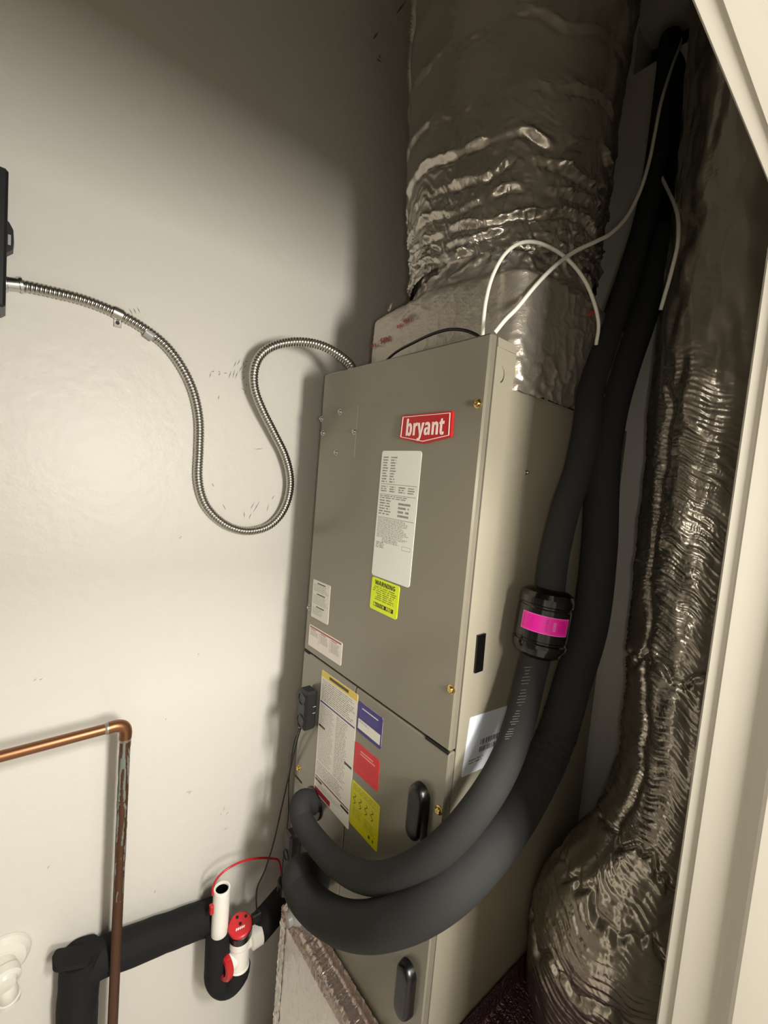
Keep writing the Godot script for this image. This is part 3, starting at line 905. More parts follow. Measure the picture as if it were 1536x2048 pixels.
	im.fill_rect(Rect2i(150, 276, 14, 22), Color(0.28, 0.27, 0.05))
	im.fill_rect(Rect2i(180, 280, 10, 20), Color(0.28, 0.27, 0.05))
	sticker("note_label", a, Vector3(-0.2705, 0.9821, 0.0000), Vector3(-0.1679, 0.9850, 0.0000), Vector3(-0.1659, 0.8833, 0.0000), Vector3(-0.2681, 0.8785, 0.0000), Vector3.BACK, photo_mat(im), 0.004, "yellow label with small drawings")
	# white bar code sheet on the side
	im = paper(300, 260, Color(0.84, 0.86, 0.90))
	for row in [[118, 24], [152, 24]]:
		var x := 80
		while x < 225:
			var wd := rng.randi_range(2, 6)
			im.fill_rect(Rect2i(x, row[0], wd, row[1]), ink)
			x += wd + rng.randi_range(2, 5)
	small_print(im, 90, 144, 215, 150, 6, ink, 0.9)
	small_print(im, 30, 196, 118, 222, 12, ink, 1.0)
	sticker("side_label", a, Vector3(0.0000, 1.2447, -0.0480), Vector3(0.0000, 1.2401, -0.2115), Vector3(0.0000, 1.1266, -0.2019), Vector3(0.0000, 1.1319, -0.0405), Vector3.RIGHT, photo_mat(im), 0.004, "white bar code sheet on the cabinet side")

func build_supply() -> void:
	var n1 := noise(7.0, FastNoiseLite.TYPE_SIMPLEX, 3, 51)
	var n2 := noise(30.0, FastNoiseLite.TYPE_SIMPLEX, 3, 52)
	var n3 := noise(2.0, FastNoiseLite.TYPE_SIMPLEX_SMOOTH, 2, 53)
	var nf := noise(3.0, FastNoiseLite.TYPE_SIMPLEX_SMOOTH, 1, 54)
	# plenum: square foil board box on the cabinet, drawn in to a round collar
	var t := thing("supply_plenum", "foil-wrapped box on top of the cabinet with upside-down red print, narrowing to a round collar", "plenum", Vector3(-0.215, TOP - 0.08, -0.28))
	var cx := -0.2135
	var cz := -0.28
	var rows := []
	var nr := 130
	for i in nr + 1:
		var y := lerpf(-0.082, 0.245, float(i) / nr)
		var k := smoothstep(0.126, 0.20, y)
		var k2 := smoothstep(0.126, 0.152, y)
		var e := lerpf(14.0, 2.0, pow(k2, 0.35))
		var ax := lerpf(0.2225, 0.203, k)
		var bz := lerpf(0.22, 0.203, k)
		var r := PackedVector3Array()
		for j in 420:
			var an := TAU * j / 420.0
			var ca := cos(an)
			var sa := sin(an)
			var rad := pow(pow(absf(ca) / ax, e) + pow(absf(sa) / bz, e), -1.0 / e)
			var p := Vector3(cx + ca * rad, TOP + y, cz + sa * rad)
			var amt := 0.0010 + 0.006 * smoothstep(0.10, 0.2, y) + 0.004 * (1.0 - smoothstep(-0.08, 0.03, y)) * (1.0 if ca > 0.4 else 0.15) + 0.0018 * smoothstep(0.35, 0.9, ca)
			var c := pow(maxf(crumple(n1, p.x * 1.6, p.y * 1.6, p.z * 1.6), 0.0), 3.0)
			rad += amt * (c - 0.3) + amt * 0.5 * n2.get_noise_3dv(p)
			r.append(Vector3(cx + ca * rad, p.y + amt * 0.6 * n2.get_noise_3d(p.z, p.x, p.y), cz + sa * rad))
		rows.append(r)
	part("box_and_collar", skin(rows, true, true), M.foil_supply, t)
	# tape over the front right corner and torn tape tabs
	var f := [Vector3(-0.4291, 2.0628, -0.0580), Vector3.RIGHT, Vector3.UP, 0.2, 0.1, Vector3.BACK]
	f[0] = f[0] + Vector3(0, 0, 0.0005)
	lettering(f, t, "0405", 0.345, 0.61, 0.0125, M.print_red, 1.0, true, "stamped_number")
	var st := begin()
	var u0: Vector3 = f[0]
	add_ring(st, u0 + Vector3(0.052, -0.066, 0.001), 0.0085, 0.0012)
	part("stamped_ring", st.commit(), M.print_red, t)
	st = begin()
	for q in [Vector2(0.012, 0.066), Vector2(0.016, 0.068), Vector2(0.020, 0.065), Vector2(0.024, 0.067), Vector2(0.029, 0.065), Vector2(0.033, 0.067), Vector2(0.110, 0.040), Vector2(0.115, 0.041), Vector2(0.120, 0.038), Vector2(0.125, 0.040), Vector2(0.131, 0.038), Vector2(0.137, 0.036), Vector2(0.142, 0.037), Vector2(0.150, 0.034), Vector2(0.156, 0.035)]:
		add_box(st, u0 + Vector3(q.x, -q.y - 0.004, 0.0), u0 + Vector3(q.x + 0.0018, -q.y + 0.004 * rng.randf_range(0.4, 1.0), 0.0008))
	part("stamped_print", st.commit(), M.print_red, t).set_meta("kind", "stuff")
	for k in 3:
		var c2: Vector3 = [Vector3(-0.3750, 2.0753, -0.0700), Vector3(-0.3100, 2.0354, -0.0560), Vector3(-0.0148, 2.0410, -0.3000)][k]
		var tb := sheet(c2, Vector3(0.012, 0.018, 0.0) if k == 0 else Vector3(0.03, 0.012, 0.004), Vector3(0.010, -0.006, 0.004), Vector3.BACK, 10, 6, func(p: Vector3): return 0.003 * n2.get_noise_3dv(p * 2.0))
		part("tape_tab", tb, M.foil_tape if k < 2 else M.red, t, "" if k < 2 else "small red tab of tape")
	# the flexible duct above: gathered into tight folds over the collar, smooth higher up
	var bands := [[0.50, 0.005, 0.007], [0.405, 0.009, 0.0065], [0.352, 0.010, 0.0065], [0.312, 0.008, 0.006], [0.272, 0.010, 0.006], [0.243, 0.009, 0.005], [0.215, 0.010, 0.005], [0.62, 0.003, 0.008], [0.80, 0.003, 0.010]]
	var axis := curve([Vector3(-0.213, TOP + 0.19, -0.278), Vector3(-0.220, TOP + 0.30, -0.280), Vector3(-0.232, TOP + 0.46, -0.282), Vector3(-0.238, TOP + 0.70, -0.284), Vector3(-0.232, TOP + 1.0, -0.286), Vector3(-0.22, CEIL_Y - 0.001, -0.288)], 0.003)
	var d := rings(axis, 480, func(_f, s: float, an: float) -> float:
		var y := s + 0.19
		var ca := cos(an)
		var sa := sin(an)
		var r := 0.213 + 0.024 * smoothstep(0.22, 0.50, y) + 0.012 * smoothstep(0.5, 0.8, y) - 0.006 * smoothstep(0.95, 1.2, y)
		var wob := 0.030 * n3.get_noise_3d(ca * 0.5, sa * 0.5, 0.0)
		for b in bands:
			var dd: float = y - b[0] - wob - 0.022 * n3.get_noise_3d(ca * 0.7, sa * 0.7, b[0] * 20.0)
			if absf(dd) < 0.05:
				var a2: float = b[1] * clampf(0.45 + 1.3 * n1.get_noise_3d(ca * 0.45, sa * 0.45, b[0] * 3.0), 0.0, 1.2)
				r += a2 * (exp(-absf(dd) / b[2]) * 1.1 - 0.8 * exp(-pow((dd + 1.8 * b[2]) / b[2], 2.0)))
				r += 0.0022 * exp(-pow(dd / 0.02, 2.0)) * pow(maxf(crumple(n2, ca * 0.14, y * 3.0, sa * 0.14), 0.0), 2.0) * clampf(0.3 + 2.0 * n3.get_noise_3d(ca * 1.2, sa * 1.2, b[0] * 7.0), 0.0, 1.0)
		var flap := y - 0.76 - (fposmod(an, TAU) - deg_to_rad(205.0)) * 0.38
		if absf(flap) < 0.06 and an > deg_to_rad(180.0) and an < deg_to_rad(250.0):
			r += 0.014 * (exp(-absf(flap) / 0.008) - 0.9 * exp(-pow((flap + 0.02) / 0.012, 2.0))) * smoothstep(0.0, 0.25, an - deg_to_rad(180.0))
		var low := 1.0 - smoothstep(0.22, 0.52, y)
		var c := pow(maxf(crumple(nf, ca * 0.30, y * 11.0 + 1.5 * n3.get_noise_3d(ca, sa, y), sa * 0.30), 0.0), 5.0)
		r += (0.0006 + 0.0042 * low) * c
		r += 0.0022 * low * low * low * n2.get_noise_3d(ca * 0.10, y * 1.0, sa * 0.10)
		r += 0.0022 * sin(TAU * (y * 9.0 + an / TAU)) * smoothstep(0.45, 0.7, y)
		return r)
	single("flexible_duct", skin(d, true), M.foil, "wide foil-jacketed round supply duct rising from the top of the cabinet", "duct")

func add_ring(st: SurfaceTool, c: Vector3, r: float, w: float) -> void:
	for k in 20:
		var a := TAU * k / 20.0
		var b := TAU * (k + 1) / 20.0
		var p := Vector3(cos(a), sin(a), 0)
		var q := Vector3(cos(b), sin(b), 0)
		quad(st, c + p * r, c + q * r, c + q * (r - w), c + p * (r - w), Vector3.BACK)

func build_return_duct() -> void:
	var n1 := noise(6.0, FastNoiseLite.TYPE_SIMPLEX, 3, 61)
	var n2 := noise(24.0, FastNoiseLite.TYPE_SIMPLEX, 3, 62)
	var n3 := noise(3.0, FastNoiseLite.TYPE_SIMPLEX_SMOOTH, 2, 63)
	var path := [Vector3(0.1389, 0.4470, -0.4247), Vector3(0.1480, 0.5678, -0.4178), Vector3(0.1504, 0.7058, -0.4047), Vector3(0.1670, 0.8476, -0.4171), Vector3(0.2038, 0.9864, -0.4694), Vector3(0.2144, 1.1079, -0.4927), Vector3(0.2093, 1.2378, -0.4964), Vector3(0.2018, 1.4218, -0.4923), Vector3(0.1951, 1.6335, -0.4922), Vector3(0.1870, 1.8415, -0.4979), Vector3(0.1753, 2.0491, -0.5071), Vector3(0.1656, 2.2639, -0.5352), Vector3(0.1463, 2.5455, -0.5749), Vector3(0.1265, 2.7711, -0.5921)]
	path[0].y = BASE_Y - 0.005
	path[0].x = 0.150
	path.append(path[path.size() - 1] + Vector3(0, 0.25, 0))
	path.append(Vector3(path[path.size() - 1].x, CEIL_Y - 0.001, path[path.size() - 1].z))
	var axis := curve(path, 0.0024)
	var d := rings(axis, 340, func(_f, s: float, an: float) -> float:
		var ca := cos(an)
		var sa := sin(an)
		var r := 0.150 - 0.043 * smoothstep(0.24, 0.43, s)
		var rough := 1.0 - 0.88 * smoothstep(1.28, 1.55, s)
		var tilt := 0.03 * ca + 0.035 * n3.get_noise_3d(ca * 0.3, sa * 0.3, s * 0.35)
		var c := pow(maxf(crumple(n1, ca * 0.11, (s + tilt) * 11.0, sa * 0.11), 0.0), 2.2)
		var patch := 0.7 + 0.7 * clampf(0.5 + n3.get_noise_3d(ca * 0.8, sa * 0.8, s * 1.6), 0.0, 1.0)
		r += rough * patch * 0.0032 * (c - 0.3)
		r += rough * 0.0006 * n2.get_noise_3d(ca * 0.05, (s + tilt) * 6.0, sa * 0.05)
		var crease := fposmod(an - deg_to_rad(227.0) - 0.25 * n3.get_noise_1d(s * 1.3) + PI, TAU) - PI
		r -= 0.007 * exp(-pow(crease / 0.08, 2.0)) * smoothstep(0.35, 0.5, s) * (1.0 - smoothstep(1.35, 1.5, s))
		r += 0.006 * n3.get_noise_3d(ca * 0.6, sa * 0.6, s * 2.0)
		for b in [0.20, 0.33, 0.45, 0.86]:                              # deep folds round the bend
			var dd: float = s - b - 0.035 * n3.get_noise_3d(ca * 0.7, sa * 0.7, b * 9.0)
			r -= 0.010 * exp(-pow(dd / 0.008, 2.0))
		return r)
	single("flexible_duct", skin(d, true), M.foil, "crinkled foil round return duct bending down beside the door trim", "duct")

func foam_line(pts: Array, r: float, step := 0.006) -> ArrayMesh:
	return skin(rings(curve(pts, step), 28, func(_f, _s, _a): return r), true, false, true)

func build_refrigerant_lines() -> void:
	# thin insulated line with the filter drier
	var liq := thing("insulated_pipe", "thinner black foam-covered pipe that carries the black filter drier", "pipe", Vector3(-0.4220, 0.8238, 0.0000))
	var lower := [Vector3(0.0682, 1.3745, -0.1334), Vector3(0.0678, 1.3405, -0.1243), Vector3(0.0735, 1.2667, -0.0946), Vector3(0.0793, 1.2061, -0.0523), Vector3(0.0749, 1.1506, -0.0015), Vector3(0.0462, 1.0789, 0.0413), Vector3(-0.0122, 0.9978, 0.0660), Vector3(-0.1054, 0.9115, 0.0704), Vector3(-0.2203, 0.8444, 0.0597), Vector3(-0.3181, 0.8211, 0.0546), Vector3(-0.3848, 0.8308, 0.0556), Vector3(-0.4105, 0.8532, 0.0449)]
	lower.append(Vector3(-0.4159, 0.8295, 0.0040))
	var low_mesh := foam_line(lower, 0.0265)
	part("lower_sleeve", low_mesh, M.foam, liq)
	var upper := [Vector3(0.0726, 1.4972, -0.1478), Vector3(0.0708, 1.5612, -0.1528), Vector3(0.0688, 1.6439, -0.1754), Vector3(0.0659, 1.7205, -0.2119), Vector3(0.0547, 1.8008, -0.2468), Vector3(0.0348, 1.8877, -0.2876), Vector3(0.0216, 1.9841, -0.3453), Vector3(0.0101, 2.0963, -0.4148), Vector3(0.0029, 2.2119, -0.4741), Vector3(-0.0058, 2.3402, -0.5331), Vector3(-0.0200, 2.4875, -0.5875), Vector3(-0.0432, 2.6722, -0.6431), Vector3(-0.0672, 2.8413, -0.6961), Vector3(-0.0865, 2.9344, -0.7382)]
	part("upper_sleeve", foam_line(upper, 0.0255), M.foam, liq)
	# print on the sleeve
	var st := begin()
	for k in 26:
		var f := k / 25.0
		if k % 7 == 6:
			continue
		var p: Vector3 = (Vector3(0.0767, 1.3641, -0.0960)).lerp(Vector3(0.0837, 1.2535, -0.0433), f) + Vector3(0, -0.006 * sin(f * PI), 0) + Vector3(0.004 * sin(f * PI), 0, 0)
		var w := Vector3(0.0035, 0.001, -0.0045) * rng.randf_range(0.5, 1.3)
		quad(st, p - w, p + w, p + w + Vector3(0, 0.0012, 0), p - w + Vector3(0, 0.0012, 0), Vector3(0.6, 0.1, 0.7))
	part("print_mark", st.commit(), mat(Color(0.31, 0.305, 0.26), 0.8), liq).set_meta("kind", "stuff")
	# filter drier
	var a: Vector3 = Vector3(0.0694, 1.3691, -0.1342)
	var b: Vector3 = Vector3(0.0716, 1.5062, -0.1476)
	var ax := (b - a).normalized()
	var h := a.distance_to(b)
	var dr := thing("filter_drier", "shiny black cylindrical filter drier with a bright pink label in the thinner pipe", "filter drier", a)
	var R := 0.0465
	var prof := [Vector2(0, 0), Vector2(0.017, 0), Vector2(0.020, 0.006), Vector2(0.030, 0.008), Vector2(0.042, 0.016), Vector2(R, 0.026), Vector2(R + 0.0012, 0.030), Vector2(R + 0.0012, 0.036), Vector2(R - 0.0012, 0.038), Vector2(R - 0.0012, 0.041), Vector2(R, 0.043), Vector2(R, h - 0.040), Vector2(R - 0.0015, h - 0.038), Vector2(R - 0.0015, h - 0.035), Vector2(R + 0.001, h - 0.033), Vector2(R + 0.001, h - 0.022), Vector2(R - 0.004, h - 0.013), Vector2(0.034, h - 0.008), Vector2(0.020, h - 0.004), Vector2(0.018, h), Vector2(0, h)]
	part("shell", lathe(a, ax, prof, 64), M.gloss_black, dr)
	var im := paper(300, 105, Color(0.93, 0.10, 0.66))
	small_print(im, 10, 8, 26, 98, 8, Color(0.55, 0.03, 0.25), 1.0)
	small_print(im, 36, 14, 104, 92, 9, Color(0.72, 0.03, 0.35), 0.8)
	small_print(im, 152, 20, 168, 90, 9, Color(0.30, 0.03, 0.25), 1.0)
	im.fill_rect(Rect2i(196, 26, 18, 54), Color(0.86, 0.42, 0.72))
	small_print(im, 226, 18, 286, 90, 10, Color(0.60, 0.05, 0.40), 0.95)
	for r in [Rect2i(0, 0, 300, 4), Rect2i(0, 101, 300, 4), Rect2i(0, 0, 4, 105), Rect2i(296, 0, 4, 105)]:
		im.fill_rect(r, Color(0.96, 0.45, 0.78))
	var eye := Vector3(0.474, 1.669, 0.59)
	var mid := a + ax * h * 0.53
	var to := (eye - mid)
	to = (to - ax * to.dot(ax)).normalized()
	var sd := ax.cross(to).normalized()
	var rows := []
	for i in 5:
		var r := PackedVector3Array()
		for j in 33:
			var an := deg_to_rad(lerpf(-49.0, 58.0, j / 32.0))
			r.append(mid + ax * (0.0155 - 0.031 * i / 4.0) + (to * cos(an) + sd * sin(an)) * (R + 0.0007))
		rows.append(r)
	part("drier_label", skin(rows, false, false), photo_mat(im, 0.4), dr, "bright pink label")
	# thick insulated suction line
	var suc := thing("insulated_pipe", "thicker black foam-covered suction pipe running behind the filter drier", "pipe", Vector3(-0.3678, 0.6745, 0.0000))
	var sp := [Vector3(0.0143, 2.3237, -0.5949), Vector3(0.0180, 2.1899, -0.5529), Vector3(0.0170, 2.0778, -0.5076), Vector3(0.0157, 1.9754, -0.4631), Vector3(0.0160, 1.8726, -0.4283), Vector3(0.0258, 1.7676, -0.3968), Vector3(0.0378, 1.6677, -0.3844), Vector3(0.0560, 1.5604, -0.3630), Vector3(0.0742, 1.4120, -0.3210), Vector3(0.0763, 1.3003, -0.2717), Vector3(0.0758, 1.1864, -0.2237), Vector3(0.0776, 1.1071, -0.1414), Vector3(0.0766, 1.0555, -0.0479), Vector3(0.0596, 1.0080, 0.0410), Vector3(-0.0082, 0.9204, 0.0777), Vector3(-0.1175, 0.8090, 0.0809), Vector3(-0.2366, 0.7273, 0.0768), Vector3(-0.3260, 0.7039, 0.0773), Vector3(-0.3612, 0.7107, 0.0641)]
	sp.append(Vector3(-0.3621, 0.6813, 0.0040))
	var nz := noise(42.0, FastNoiseLite.TYPE_SIMPLEX, 2, 71)
	var total := curve(sp, 0.004)
	part("sleeve", skin(rings(total, 40, func(f: float, s: float, an: float) -> float:
		var wr := exp(-pow((f - 0.555) / 0.035, 2.0))
		return 0.0355 + 0.003 * smoothstep(0.5, 0.75, f) + wr * 0.0034 * (crumple(nz, cos(an) * 0.12, s * 2.4, sin(an) * 0.12) - 0.5)), true, false, true), M.foam, suc)
	# the bare rest of that line, in thinner black insulation, running on up to the hole in the back wall
	part("upper_sleeve", foam_line([Vector3(0.0109, 2.2928, -0.6031), Vector3(-0.0008, 2.4053, -0.6330), Vector3(-0.0133, 2.5344, -0.6638), Vector3(-0.0290, 2.6804, -0.6928), Vector3(-0.0521, 2.8272, -0.7284), Vector3(-0.0757, 2.9318, -0.7588)], 0.021), M.foam_dark, suc)

func build_drain() -> void:
	# along the wall to the left and down
	var t := thing("drain_pipe", "drain pipe wrapped in wide black foam along the left wall, turning down at its end", "pipe", Vector3(-0.655, FY, 0.48))
	var nz := noise(9.0, FastNoiseLite.TYPE_SIMPLEX_SMOOTH, 2, 81)
	var hp: Array = [Vector3(-0.6520, 0.3988, 0.1500), Vector3(-0.6520, 0.4188, 0.2212), Vector3(-0.6520, 0.4299, 0.2844), Vector3(-0.6520, 0.4450, 0.3549), Vector3(-0.6520, 0.4581, 0.4147), Vector3(-0.6520, 0.4616, 0.4653)]
	var hpath := curve(hp, 0.006)
	part("sleeve", skin(rings(hpath, 36, func(f: float, s: float, an: float) -> float: return 0.0415 + 0.003 * nz.get_noise_3d(cos(an) * 0.2, s, sin(an) * 0.2)), true, false, true), M.foam_dark, t)
	var top: Vector3 = Vector3(-0.6520, 0.4860, 0.4690)
	part("down_sleeve", skin(rings(curve([top + Vector3(0, 0.012, 0), top + Vector3(0, -0.1, 0.002), Vector3(top.x, FY + 0.001, top.z + 0.004)], 0.006), 36, func(f: float, s: float, an: float) -> float: return 0.0425 + 0.0025 * nz.get_noise_3d(cos(an) * 0.2, s, sin(an) * 0.2)), true, false, true), M.foam_dark, t)
	part("flap", prism(rounded(0.075, 0.05, 0.012), top + Vector3(-0.005, 0.052, 0.052), Vector3(0, -0.42, -0.9).normalized(), Vector3(1, 0, 0), Vector3(0, 0.9, -0.42).normalized() * -1.0, 0.009), M.foam_dark, t)
	var tear: Vector3 = Vector3(-0.6040, 0.5523, 0.4056)
	part("torn_patch", sheet(tear + Vector3(0, 0.024, 0.004), Vector3(0, 0, -0.011), Vector3(0, -0.048, 0.002), Vector3.RIGHT, 8, 14, func(p: Vector3): return 0.004 * nz.get_noise_3dv(p * 9.0)), M.pvc, t, "torn white scrap on the foam")
	# trap: two white risers joined by a foam-covered bend, a red-capped float switch in the nearer one
	var A := Vector3(-0.600, 0.53, 0.158)
	var B := Vector3(-0.580, 0.395, 0.106)
	var p := thing("condensate_trap", "white plastic condensate trap with red caps, its lower bend wrapped in black foam", "trap", Vector3(-0.595, 0.14, 0.13))
	part("riser", lathe(Vector3(A.x, 0.36, A.z), Vector3.UP, [Vector2(0, 0), Vector2(0.0222, 0), Vector2(0.0222, A.y - 0.364), Vector2(0.0212, A.y - 0.36), Vector2(0.0172, A.y - 0.36), Vector2(0.0165, A.y - 0.364), Vector2(0.0165, 0.04), Vector2(0, 0.04)], 36), M.pvc, p)
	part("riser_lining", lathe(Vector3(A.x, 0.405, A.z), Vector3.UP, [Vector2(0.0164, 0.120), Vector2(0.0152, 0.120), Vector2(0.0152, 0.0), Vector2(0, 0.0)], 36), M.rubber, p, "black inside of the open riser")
	part("tee", lathe(Vector3(B.x, 0.262, B.z), Vector3.UP, [Vector2(0, 0), Vector2(0.026, 0), Vector2(0.030, 0.004), Vector2(0.030, 0.026), Vector2(0.028, 0.030), Vector2(0.028, 0.090), Vector2(0.030, 0.094), Vector2(0.030, 0.124), Vector2(0.026, 0.128), Vector2(0, 0.128)], 36), M.pvc, p)
	part("side_coupling", lathe(Vector3(B.x, 0.350, B.z), Vector3(0.02, 0.08, -1).normalized(), [Vector2(0.024, 0.0), Vector2(0.024, 0.026), Vector2(0.033, 0.030), Vector2(0.033, 0.058), Vector2(0.030, 0.060), Vector2(0, 0.060)], 36), M.pvc, p)
	var cz := Vector3(0.22, 0.05, 1).normalized()
	part("clean_out_neck", lathe(Vector3(B.x, 0.318, B.z), cz, [Vector2(0.023, 0), Vector2(0.023, 0.044)], 32), M.pvc, p)
	part("clean_out_plug", lathe(Vector3(B.x, 0.318, B.z) + cz * 0.036, cz, [Vector2(0, 0), Vector2(0.031, 0), Vector2(0.033, 0.003), Vector2(0.033, 0.012), Vector2(0.029, 0.017), Vector2(0.019, 0.017), Vector2(0.016, 0.008), Vector2(0, 0.008)], 36), M.red_clear, p, "red clean-out plug facing the room")
	# float switch
	var tilt := Vector3(0.22, 1.0, 0.16).normalized()
	var fb := Vector3(B.x, 0.384, B.z)
	var sw := thing("float_switch", "round red-topped float switch with black collar in the white trap", "switch", fb)
	part("collar", lathe(fb - tilt * 0.004, tilt, [Vector2(0, 0), Vector2(0.028, 0), Vector2(0.0325, 0.004), Vector2(0.0325, 0.030), Vector2(0.030, 0.032), Vector2(0, 0.032)], 40), M.rubber, sw)
	var ct := fb + tilt * 0.0275
	var capm := part("red_cap", lathe(ct, tilt, [Vector2(0, 0), Vector2(0.0308, 0), Vector2(0.0315, 0.003), Vector2(0.0308, 0.007), Vector2(0.0282, 0.009), Vector2(0, 0.009)], 40), M.red, sw)
	var cu := tilt.cross(Vector3(0.6, 0.0, -0.77)).normalized()
	var cv := tilt.cross(cu).normalized()
	for q in [Vector2(0.001, 0.0), Vector2(0.015, 0.013), Vector2(0.019, -0.010)]:
		part("hole", lathe(ct + tilt * 0.0091 + cu * q.x + cv * q.y, tilt, [Vector2(0, 0), Vector2(0.0042, 0), Vector2(0.0042, 0.0004), Vector2(0, 0.0004)], 16), M.rubber, capm)
	var dash := begin()
	for k in 5:
		var o := ct + tilt * 0.0094 + cu * (-0.016 + 0.0022 * k) + cv * (0.004 - 0.0044 * k)
		quad(dash, o, o + cv * 0.0034, o + cv * 0.0034 + cu * 0.006, o + cu * 0.006, tilt)
	part("white_marking", dash.commit(), M.pvc, capm).set_meta("kind", "stuff")
	part("wire_clip", box(fb + Vector3(0.0, 0.014, -0.055), fb + Vector3(0.016, 0.042, -0.026), 0.003), M.plastic_black, sw)
	# the bend
	part("bend_sleeve", skin(rings(curve([Vector3(A.x, 0.40, A.z + 0.002), Vector3(A.x, 0.31, A.z), Vector3(A.x, 0.262, A.z - 0.004), Vector3(-0.591, 0.238, 0.132), Vector3(B.x, 0.262, B.z + 0.004), Vector3(B.x, 0.285, B.z)], 0.005), 32, func(_f, _s, _a): return 0.0335), true, false, true), M.foam_dark, p)
	# insulated branch back to the cabinet
	part("branch_sleeve", skin(rings(curve([Vector3(-0.586, 0.351, 0.054), Vector3(-0.592, 0.368, 0.01), Vector3(-0.602, 0.395, -0.06), Vector3(-0.61, 0.42, -0.16)], 0.006), 32, func(_f, _s, _a): return 0.0385), true, false, true), M.foam_dark, p, "foam-covered branch towards the cabinet")
	# red tether of the spare cap
	var tet := tube([Vector3(-0.6000, 0.5234, 0.1834), Vector3(-0.6000, 0.5516, 0.1823), Vector3(-0.6000, 0.5715, 0.1663), Vector3(-0.6000, 0.5805, 0.1369), Vector3(-0.6000, 0.5774, 0.0973), Vector3(-0.6000, 0.5614, 0.0521), Vector3(-0.6000, 0.5391, 0.0121), Vector3(-0.6000, 0.5248, -0.0064), Vector3(-0.6000, 0.4956, -0.0166), Vector3(-0.6000, 0.4654, -0.0221)], 0.0028, 0.006, 10)
	part("tether", tet, M.red_clear, p, "thin red strap arching over the trap")
	part("tether_clip", box(Vector3(A.x - 0.006, A.y - 0.058, A.z + 0.021), Vector3(A.x + 0.008, A.y - 0.034, A.z + 0.031), 0.002), M.red_clear, p)
	var cp: Vector3 = Vector3(-0.5750, 0.4606, -0.0215)
	part("spare_cap", lathe(cp + Vector3(0.0, -0.018, 0), Vector3(0.2, 1, 0.1).normalized(), [Vector2(0, 0), Vector2(0.021, 0), Vector2(0.023, 0.004), Vector2(0.023, 0.034), Vector2(0.019, 0.038), Vector2(0, 0.038)], 28), M.rubber, p, "black cap on the end of the red strap")

